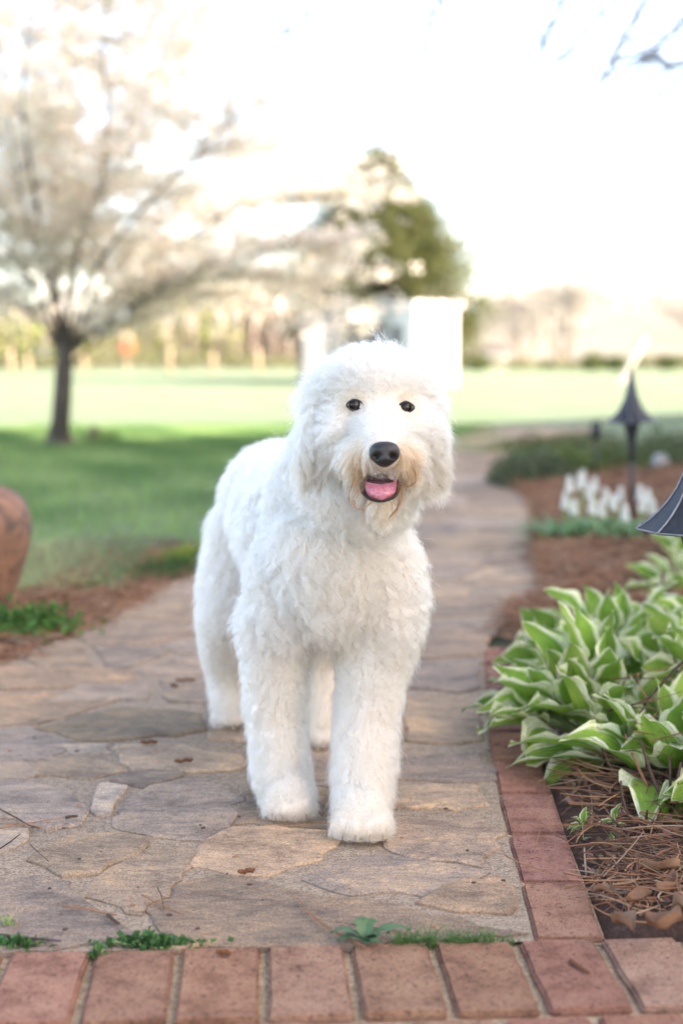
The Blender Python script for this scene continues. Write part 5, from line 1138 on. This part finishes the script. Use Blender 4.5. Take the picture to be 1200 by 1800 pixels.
body_me = bpy.data.meshes.new_from_object(tmp.evaluated_get(dg)); bpy.data.objects.remove(tmp)
body_me.name = 'body'
dog = empty('dog', (-0.05, 2.45, 0.0)); tag(dog, 'fluffy cream white dog standing on the flagstone path, mouth open with pink tongue', 'dog')
body_me.materials.clear(); body_me.materials.append(M['skin'])
body = to_parent(link('body', body_me, None, None, smooth=True), dog)

# surface samples
nv = len(body_me.vertices); co = np.empty(nv * 3, np.float32); body_me.vertices.foreach_get('co', co); co = co.reshape(-1, 3)
body_me.calc_loop_triangles(); nt_ = len(body_me.loop_triangles); tri = np.empty(nt_ * 3, np.int32); body_me.loop_triangles.foreach_get('vertices', tri); tri = tri.reshape(-1, 3)
vn = np.empty(nv * 3, np.float32); body_me.vertices.foreach_get('normal', vn); vn = vn.reshape(-1, 3)
bvh = BVHTree.FromPolygons([tuple(c) for c in co], [tuple(t) for t in tri])
def hit(px, py):
    loc, nrm, _, dist = bvh.ray_cast(Vector((0, 0, CAM_H)), ray(px, py).normalized()); return loc, nrm
CAMP = Vector((0, 0, CAM_H))

# eyes, eyelids
eye_pos = []
EYE_R = 0.0098
for (px, py) in ((623.5, 712), (713, 716)):
    h, nr = hit(px, py); v = (h - CAMP).normalized(); c = h + v * (EYE_R * 0.30); eye_pos.append(c)
    bm = MB(); ellipsoid(bm, c, (EYE_R, EYE_R, EYE_R), seg=24); me = bm.mesh('eye')
    ey = to_parent(link('eye', me, M['eye'], None, True), dog)
    bm = MB(); fw = -v; q = fw.to_track_quat('Z', 'Y').to_matrix()
    ellipsoid(bm, c + fw * EYE_R * 0.50, (EYE_R * 0.66, EYE_R * 0.66, EYE_R * 0.515), q, 20); me = bm.mesh('iris')
    iris = link('iris', me, simple('iris_%d' % len(eye_pos), (0.016, 0.011, 0.009), 0.08, 0.4), ey, True)
    lid = MB(); s = 1
    up_ = Vector((0, 0, 1)); rt = v.cross(up_).normalized(); up_ = rt.cross(v).normalized()
    ring = []
    for k in range(25):
        a = 2 * math.pi * k / 24; ring.append(c + fw * EYE_R * 0.62 + rt * math.cos(a) * EYE_R * (0.98 + 0.24 * abs(math.cos(a)) ** 6) + up_ * math.sin(a) * EYE_R * (0.80 if math.sin(a) > 0 else 0.84))
    lid.tube(ring, 0.0015, 6, cap=False); to_parent(lid.build('eyelid', M['lip'], None, True), dog)
eye_pos = [np.array(e) for e in eye_pos]

# nose: broad leathery pad with two nostrils
h, nr = hit(675.5, 799); nose_c = Vector(h) + Vector((0, 0.004, 0))
bm = bmesh.new(); bmesh.ops.create_uvsphere(bm, u_segments=40, v_segments=26, radius=1)
for v in bm.verts:
    x, y, z = v.co.x, v.co.y, v.co.z
    sx = 0.0215 * (1.0 + 0.10 * z) ; w2 = x * sx * (abs(x) ** -0.12 if abs(x) > 1e-4 else 1); zz = z * 0.0182 * (abs(z) ** -0.15 if abs(z) > 1e-4 else 1); yy = y * 0.017
    if z < -0.2: w2 *= 1 - 0.42 * (-0.2 - z)
    fr = max(0.0, -y)
    for s in (-1, 1):                                    # nostrils
        dx, dz = x - s * 0.50, z + 0.22; d2 = (dx / 0.27) ** 2 + ((dz + 0.25 * s * dx) / 0.20) ** 2
        yy += 0.0130 * math.exp(-d2 * 1.6) * (fr > 0)
        dx2, dz2 = x - s * 0.80, z + 0.35; 
    yy += 0.0022 * math.exp(-(x / 0.07) ** 2) * (z < 0.15) * (fr > 0)
    v.co = Vector((w2, yy, zz))
me = bpy.data.meshes.new('nose'); bm.to_mesh(me); bm.free(); nose = link('nose', me, M['nose'], None, True); nose.location = nose_c; nose.rotation_euler = (R(-14), 0, R(2)); to_parent(nose, dog)

# mouth: dark opening, lower lip, tongue
mc = D(668, 855, 2.044)
bm = MB(); ellipsoid(bm, mc, (0.0300, 0.026, 0.0235), Matrix.Rotation(R(18), 3, 'X'), 28); me = bm.mesh('mouth'); to_parent(link('mouth', me, M['mouth'], None, True), dog)
lipm = MB(); ring = []
for k in range(17):
    a = math.pi * (1.12 + 0.76 * k / 16); ring.append(D(668 + 36 * math.cos(a), 852 - 30 * math.sin(a) * (-1) * (-1) if False else 850 + 31 * (-math.sin(a)), 2.026 - 0.010 * (-math.sin(a))))
lipm.tube(ring, [0.0008 + 0.0013 * math.sin(math.pi * k / 16) for k in range(17)], 8); to_parent(lipm.build('lower_lip', M['lip'], None, True), dog)
lipu = MB(); ring = []
for k in range(17):
    t = k / 16; ring.append(D(638 + 62 * t, 841 - 6 * math.sin(math.pi * t), 2.032 - 0.018 * math.sin(math.pi * t)))
lipu.tube(ring, [0.0008 + 0.0016 * math.sin(math.pi * k / 16) for k in range(17)], 8); to_parent(lipu.build('upper_lip', M['lip'], None, True), dog)
tg = []; nu, nv_ = 12, 14
for j in range(nv_ + 1):
    v = j / nv_; py = 838 + 42 * v; hw_ = 29.0 * (1 - 0.18 * v) * (max(0.0, 1 - max(0, (v - 0.55) / 0.45) ** 2.4) ** 0.5 if v > 0.55 else 1) + 0.3
    yd = 2.036 - 0.030 * math.sin(v * math.pi * 0.62) 
    for i in range(nu + 1):
        u = i / nu * 2 - 1; tg.append(D(669.5 + u * hw_, py - 1.2 * abs(u) ** 2 * 2, yd + 0.0010 * math.exp(-(u / 0.14) ** 2) + 0.007 * abs(u) ** 2.2))
th = [p + Vector((0, 0.008, -0.003)) for p in tg]; n1 = len(tg); fs_ = []
for j in range(nv_):
    for i in range(nu):
        a = j * (nu + 1) + i; fs_ += [(a, a + nu + 1, a + nu + 2, a + 1), (n1 + a, n1 + a + 1, n1 + a + nu + 2, n1 + a + nu + 1)]
for j in range(nv_): 
    a = j * (nu + 1); b = a + nu; fs_ += [(a, n1 + a, n1 + a + nu + 1, a + nu + 1), (b, b + nu + 1, n1 + b + nu + 1, n1 + b)]
a = nv_ * (nu + 1)
for i in range(nu): fs_.append((a + i, n1 + a + i, n1 + a + i + 1, a + i + 1))
to_parent(MB().add(tg + th, fs_).build('tongue', M['tongue'], None, True), dog)
# claws
for k, c in paw_c.items():
    w_ = {'fl': 0.038, 'fr': 0.044, 'rl': 0.036, 'rr': 0.034}[k]
    for u in (-0.70, -0.25, 0.25, 0.70):
        b0 = Vector(c) + Vector((u * w_, -0.055 * (1.0 if abs(u) < 0.5 else 0.80), 0.008)); cl = MB().tube([b0 + Vector((0, 0.012, 0.004)), b0 + Vector((0, -0.004, 0.001)), b0 + Vector((0, -0.009, -0.004))], [0.0022, 0.0019, 0.0006], 7)
        to_parent(cl.build('claw', M['claw'], None, True), dog)

# ---- fur
def smooth(a, b, x): t = np.clip((x - a) / (b - a), 0, 1); return t * t * (3 - 2 * t)
def proj(P):
    """photo-pixel coordinates of world points (used only to keep hair clear of eyes, nose and mouth)"""
    d = P - np.array([0, 0, CAM_H]); dep = d[:, 1] * CP - d[:, 2] * SP; up = d[:, 1] * SP + d[:, 2] * CP
    return 600 + F_PX * d[:, 0] / dep, 900 - F_PX * up / dep
eyeL, eyeR = eye_pos; noseP = np.array(nose_c); mouthP = np.array(D(669, 852, 2.03)); headC = np.array([HX - 0.008, HY + 0.07, HZ - 0.005])
def sample(n, rng, weight=None):
    a, b, c = co[tri[:, 0]], co[tri[:, 1]], co[tri[:, 2]]; ar = np.linalg.norm(np.cross(b - a, c - a), axis=1)
    if weight is not None: ar = ar * weight((a + b + c) / 3)
    k = rng.choice(len(tri), n, p=ar / ar.sum()); u, v = rng.random(n), rng.random(n); f = u + v > 1; u[f], v[f] = 1 - u[f], 1 - v[f]
    p = a[k] + (b[k] - a[k]) * u[:, None] + (c[k] - a[k]) * v[:, None]
    nn = vn[tri[k, 0]] * (1 - u - v)[:, None] + vn[tri[k, 1]] * u[:, None] + vn[tri[k, 2]] * v[:, None]; nn /= np.linalg.norm(nn, axis=1)[:, None] + 1e-9
    return p, nn
def head_mask(p): return np.maximum(smooth(0.16, 0.115, np.linalg.norm((p - headC) / np.array([1, 1, 1.05]), axis=1)) * smooth(0.53, 0.57, p[:, 2]), smooth(0.105, 0.080, np.linalg.norm(p - (noseP + np.array([0, 0.035, -0.025])), axis=1)) * smooth(0.505, 0.525, p[:, 2]) * smooth(2.125, 2.095, p[:, 1])) 
def fields(p, n):
    """length, flow direction, lift, wave amplitude, colour for hairs rooted at p"""
    N = len(p); h = head_mask(p); z = p[:, 2]
    leg = smooth(0.33, 0.22, z); foot = smooth(0.085, 0.03, z)
    rear = smooth(2.45, 2.6, p[:, 1])
    L = 0.040 * np.ones(N) * (1 - leg) + 0.030 * leg; L = L * (1 - 0.35 * foot); L = L * (1 - 0.12 * rear)
    down = np.array([0, 0, -1.0]); flow = np.tile(down, (N, 1)).astype(float)
    back = smooth(0.35, 0.8, n[:, 2])[:, None]; flow = flow * (1 - back) + back * np.array([-0.15, 0.7, -0.2])
    lift = 0.74 * np.ones(N) - 0.10 * leg
    amp = 0.0056 * (1 - leg * 0.45) * (1 - 0.35 * rear)
    col = np.tile(np.array([0.725, 0.645, 0.535]), (N, 1))
    warm = 1.6 * np.clip(smooth(0.15, 0.05, np.abs(z - 0.40)) * smooth(0.12, 0.02, np.abs(p[:, 0] - 0.02)) * smooth(2.35, 2.2, p[:, 1]), 0, 1)[:, None] * 0.25
    col = col * (1 - warm) + warm * np.array([0.60, 0.52, 0.41])
    ft = (foot * 0.78)[:, None]; col = col * (1 - ft) + ft * np.array([0.58, 0.47, 0.34])
    # browner hair under the chest between the fore legs
    ap = smooth(0.05, 0.02, np.linalg.norm((p - np.array([0.0, 2.24, 0.305])) / np.array([1, 1.5, 1]), axis=1))[:, None] * 0.5; col = col * (1 - ap) + ap * np.array([0.50, 0.36, 0.24])
    # ---- head
    rel = p - np.array([HX, HY, HZ]); side = np.abs(rel[:, 0] + 0.008 * 0)
    top = smooth(0.01, 0.05, rel[:, 2]) * h
    ear = smooth(0.072, 0.088, np.abs(rel[:, 0] + 0.010)) * h
    dn = np.linalg.norm(p - noseP, axis=1); de = np.minimum(np.linalg.norm(p - eyeL, axis=1), np.linalg.norm(p - eyeR, axis=1))
    muz = smooth(0.085, 0.050, dn) * h
    away = p - noseP; away /= np.linalg.norm(away, axis=1)[:, None] + 1e-9
    hflow = away * 1.0 + np.array([0, 0.3, -0.35])
    up_part = smooth(-0.01, 0.06, rel[:, 2])[:, None]; hflow = hflow * (1 - up_part) + up_part * (np.c_[rel[:, 0] * 9, np.full(N, 0.3), np.full(N, 0.25)])
    low = smooth(-0.055, -0.095, rel[:, 2])[:, None]; hflow = hflow * (1 - low) + low * np.c_[rel[:, 0] * 4, np.full(N, -0.1), np.full(N, -1.0)]
    mst = (smooth(0.075, 0.045, dn) * smooth(-0.030, -0.055, rel[:, 2]))[:, None]; hflow = hflow * (1 - mst) + mst * np.c_[rel[:, 0] * 14, np.full(N, -0.05), np.full(N, -0.9)]
    hflow = hflow * (1 - ear[:, None]) + ear[:, None] * np.c_[np.sign(rel[:, 0]) * 0.25, np.full(N, -0.1), np.full(N, -1.0)]
    hl = 0.030 + 0.010 * top + 0.013 * ear; 
    cheek = smooth(0.045, 0.075, dn) * (1 - top) * (1 - ear); hl = hl + 0.006 * cheek
    hl = hl * (1 - 0.40 * muz) * (0.35 + 0.65 * smooth(0.012, 0.045, de)); bridge = smooth(0.022, 0.010, np.abs(rel[:, 0] - 0.003)) * smooth(-0.075, -0.03, rel[:, 2]) * smooth(0.03, 0.0, rel[:, 2]); hl = hl * (1 - 0.55 * bridge * h)
    beard = smooth(-0.088, -0.110, rel[:, 2]) * smooth(0.055, 0.03, side) * smooth(HY + 0.05, HY - 0.01, p[:, 1]) * h; hl = hl * (1 - beard) + 0.030 * beard
    must = smooth(0.074, 0.048, dn) * smooth(-0.026, -0.050, rel[:, 2]) * (1 - beard) * h; hl = hl * (1 - must) + (0.016 + 0.016 * smooth(0.016, 0.034, side)) * must
    hx = h[:, None]
    L = L * (1 - h) + hl * h; flow = flow * (1 - hx) + hflow * hx
    lift = lift * (1 - h) + (0.55 + 0.30 * top - 0.30 * muz - 0.15 * ear - 0.25 * smooth(0.05, 0.02, de)) * h
    amp = amp * (1 - h) + (0.0030 + 0.0018 * ear + 0.0012 * top) * (1 - 0.65 * muz) * h
    tan = np.clip(0.88 * must * smooth(0.012, 0.028, side) + 0.42 * beard * smooth(-0.118, -0.140, rel[:, 2]) + 0.10 * beard + 0.42 * ear * smooth(-0.01, -0.06, rel[:, 2]) + 0.45 * smooth(0.028, 0.016, de) * h + 0.12 * cheek * h * smooth(-0.02, -0.07, rel[:, 2]), 0, 0.9)
    stain = np.clip(smooth(0.055, 0.035, np.linalg.norm(p - (mouthP + np.array([-0.052, 0.02, -0.012])), axis=1)) + smooth(0.050, 0.03, np.linalg.norm(p - (mouthP + np.array([0.050, 0.015, -0.005])), axis=1)), 0, 1) * 0.55 * h
    tan = np.maximum(tan, stain)[:, None]
    col = col * (1 - tan) + tan * np.array([0.46, 0.27, 0.14])
    dkn = (smooth(0.034, 0.022, dn) * smooth(-0.066, -0.078, rel[:, 2]) * h)[:, None] * 0.8; col = col * (1 - dkn) + dkn * np.array([0.16, 0.12, 0.11])
    return L, flow, lift, amp, col, must, beard, h
K = 9
def strands(p, n, ph, wl, a1, rngv, Lmul):
    L, flow, lift, amp, col, must, beard, h = fields(p, n); N = len(p); L = L * Lmul
    f = flow + a1 * 0.34; f -= n * np.sum(f * n, 1)[:, None] * 0.85; f /= np.linalg.norm(f, axis=1)[:, None] + 1e-9
    s = np.cross(n, f); t = np.linspace(0, 1, K)[None, :, None]
    nlift = (lift * L)[:, None, None] * (t - 0.42 * t ** 2); fl = L[:, None, None] * (0.30 * t + 0.62 * t ** 2) * (1.15 - 0.4 * lift)[:, None, None]
    pts = p[:, None, :] + n[:, None, :] * nlift + f[:, None, :] * fl
    pts[:, :, 2] -= (L[:, None] * 0.16) * t[:, :, 0] ** 2
    w_ = (amp[:, None, None] * t ** 0.8); arg = 2 * np.pi * (wl[:, None, None] * t) + ph[:, None, None]
    pts = pts + w_ * (np.sin(arg) - np.sin(ph)[:, None, None]) * s[:, None, :] + w_ * 0.75 * (np.cos(arg) - np.cos(ph)[:, None, None]) * n[:, None, :]
    return pts, col, L
def fur(n_strand, n_clump, seed, rad=0.00017):
    rng = np.random.default_rng(seed)
    wt = lambda c: (0.35 + 0.65 * smooth(0.5, -0.3, (c[:, 1] - 2.55))) * (1 + 1.1 * head_mask(c))
    cp_, cn_ = sample(n_clump, rng, wt); sp__, sn_ = sample(n_strand, rng, wt)
    kd = KDTree(n_clump)
    for i, q in enumerate(cp_): kd.insert(q, i)
    kd.balance(); idx = np.array([kd.find(q)[1] for q in sp__])
    # slow variation of wave phase over the coat so that neighbouring locks run together
    lowp = lambda p, a: np.sin(p @ np.array([31, 17, 23]) + a) + np.sin(p @ np.array([-19, 29, 37]) + 1.7 * a)
    ph = 1.1 * lowp(cp_, 0.3) + rng.normal(0, 1.1, n_clump); wl = rng.uniform(1.5, 2.7, n_clump)
    a1 = np.stack([lowp(cp_, 2.0), lowp(cp_, 4.1), 0.4 * lowp(cp_, 5.2)], 1) * 0.45 + rng.normal(0, 0.55, (n_clump, 3)); lm = rng.uniform(0.68, 1.28, n_clump)
    cpt, ccol, cL = strands(cp_, cn_, ph, wl, a1, None, lm)
    spt, scol, sL = strands(sp__, sn_, ph[idx] + rng.normal(0, 0.35, n_strand), wl[idx], a1[idx] + rng.normal(0, 0.28, (n_strand, 3)), None, lm[idx] * rng.uniform(0.72, 1.15, n_strand))
    t = np.linspace(0, 1, K)[None, :, None]; cl = (rng.uniform(0.30, 0.80, n_strand) * (1 - 0.5 * smooth(0.34, 0.24, sp__[:, 2])))[:, None, None]
    off = (sp__ - cp_[idx])[:, None, :]; dist = np.linalg.norm(sp__ - cp_[idx], axis=1)[:, None, None]
    targ = cpt[idx] + off * (1 - 0.62 * t); wgt = cl * t ** 0.9 * np.clip(1.6 - dist / 0.012, 0, 1)
    pts = spt * (1 - wgt) + targ * wgt
    pts += rng.normal(0, 1, (n_strand, 1, 3)) * 0.0022 * t ** 1.5
    stray = rng.random(n_strand) < 0.035; pts[stray] += (rng.normal(0, 0.006, (stray.sum(), 1, 3)) + sn_[stray][:, None, :] * 0.004) * t ** 1.4
    pts[:, :, 2] = np.maximum(pts[:, :, 2], 0.0105)
    # keep clear of eyes, nose pad and open mouth
    keep = np.ones(n_strand, bool); front = sp__[:, 1] < HY + 0.06
    for j in range(0, K):
        X, Y = proj(pts[:, j, :])
        for (ex, ey) in ((623.5, 712), (713, 716)): keep &= ~(front & (((X - ex) / 12.5) ** 2 + ((Y - ey) / (9.0)) ** 2 < 1))
        keep &= ~(front & (((X - 675.5) / 27) ** 2 + ((Y - 800) / 23) ** 2 < 1))
        keep &= ~(front & (((X - 669) / 29) ** 2 + ((Y - 860) / 22) ** 2 < 1) & (Y > 845))
    X0, Y0 = proj(sp__); keep &= ~(front & (((X0 - 669) / 33) ** 2 + ((Y0 - 857) / 26) ** 2 < 1) & (Y0 > 846))
    pts, scol = pts[keep], scol[keep]; n2 = len(pts)
    scol = scol * rng.uniform(0.955, 1.02, (n2, 1)); colK = np.repeat(scol[:, None, :], K, axis=1)
    dk = np.clip((0.50 - scol[:, 2]) * 2.2, 0, 1)[:, None, None]; tt = np.linspace(0, 1, K)[None, :, None] ** 1.5   # stained locks are darker at the tips
    colK = colK * (1 - dk * tt * 0.55); colK = np.clip(colK, 0.02, 0.86)
    rr = rad * np.array([1, 1, 0.98, 0.94, 0.88, 0.8, 0.68, 0.5, 0.22])[None, :] * rng.uniform(0.75, 1.25, (n2, 1))
    return pts, rr, colK
pts, rr, cK = fur(300000, 24000, 41)
to_parent(curves('fur', pts, rr, M['fur'], cK), dog)
# long brown curls of the beard and whisker locks
rng = np.random.default_rng(8); BP = []; BC = []
for (poly, cnt, y0) in [([(632, 836), (618, 862), (616, 882), (626, 897), (640, 896)], 16, 2.012), ([(640, 850), (624, 866), (618, 884), (622, 894)], 10, 2.014), ([(704, 852), (709, 870), (706, 888), (694, 902), (684, 912)], 16, 2.010), ([(700, 862), (704, 880), (698, 898), (690, 908)], 9, 2.012),
                        ([(702, 852), (714, 858), (726, 856), (734, 846)], 9, 2.006), ([(650, 878), (640, 888), (634, 900)], 8, 2.004), ([(690, 880), (694, 890), (690, 904)], 8, 2.004), ([(712, 828), (722, 846), (716, 862)], 12, 2.010), ([(626, 826), (622, 846), (618, 862)], 10, 2.012), ([(720, 810), (732, 832), (728, 852)], 12, 2.015)]:
    base = np.array([D(px, py, y0 - 0.004 * i) for i, (px, py) in enumerate(poly)]); tt = np.linspace(0, len(base) - 1, K)
    cv = np.stack([np.interp(tt, np.arange(len(base)), base[:, k]) for k in range(3)], 1)
    for _ in range(3): cv[1:-1] = 0.25 * cv[:-2] + 0.5 * cv[1:-1] + 0.25 * cv[2:]
    for _ in range(max(4, cnt // 2)):
        BP.append(cv + rng.normal(0, 0.0026, (1, 3)) * (1.2 - 0.8 * np.linspace(0, 1, K))[:, None] + rng.normal(0, 0.0006, (1, 3)) * np.linspace(0, 1, K)[:, None]); BC.append(np.array([0.26, 0.125, 0.055]) * rng.uniform(0.5, 1.6))
to_parent(curves('beard', np.array(BP), 0.00022 * np.array([1, 1, 1, 1, .95, .9, .8, .6, .3])[None, :] * np.ones((len(BP), 1)), M['straw'], np.clip(np.array(BC), 0, 0.9)), dog)
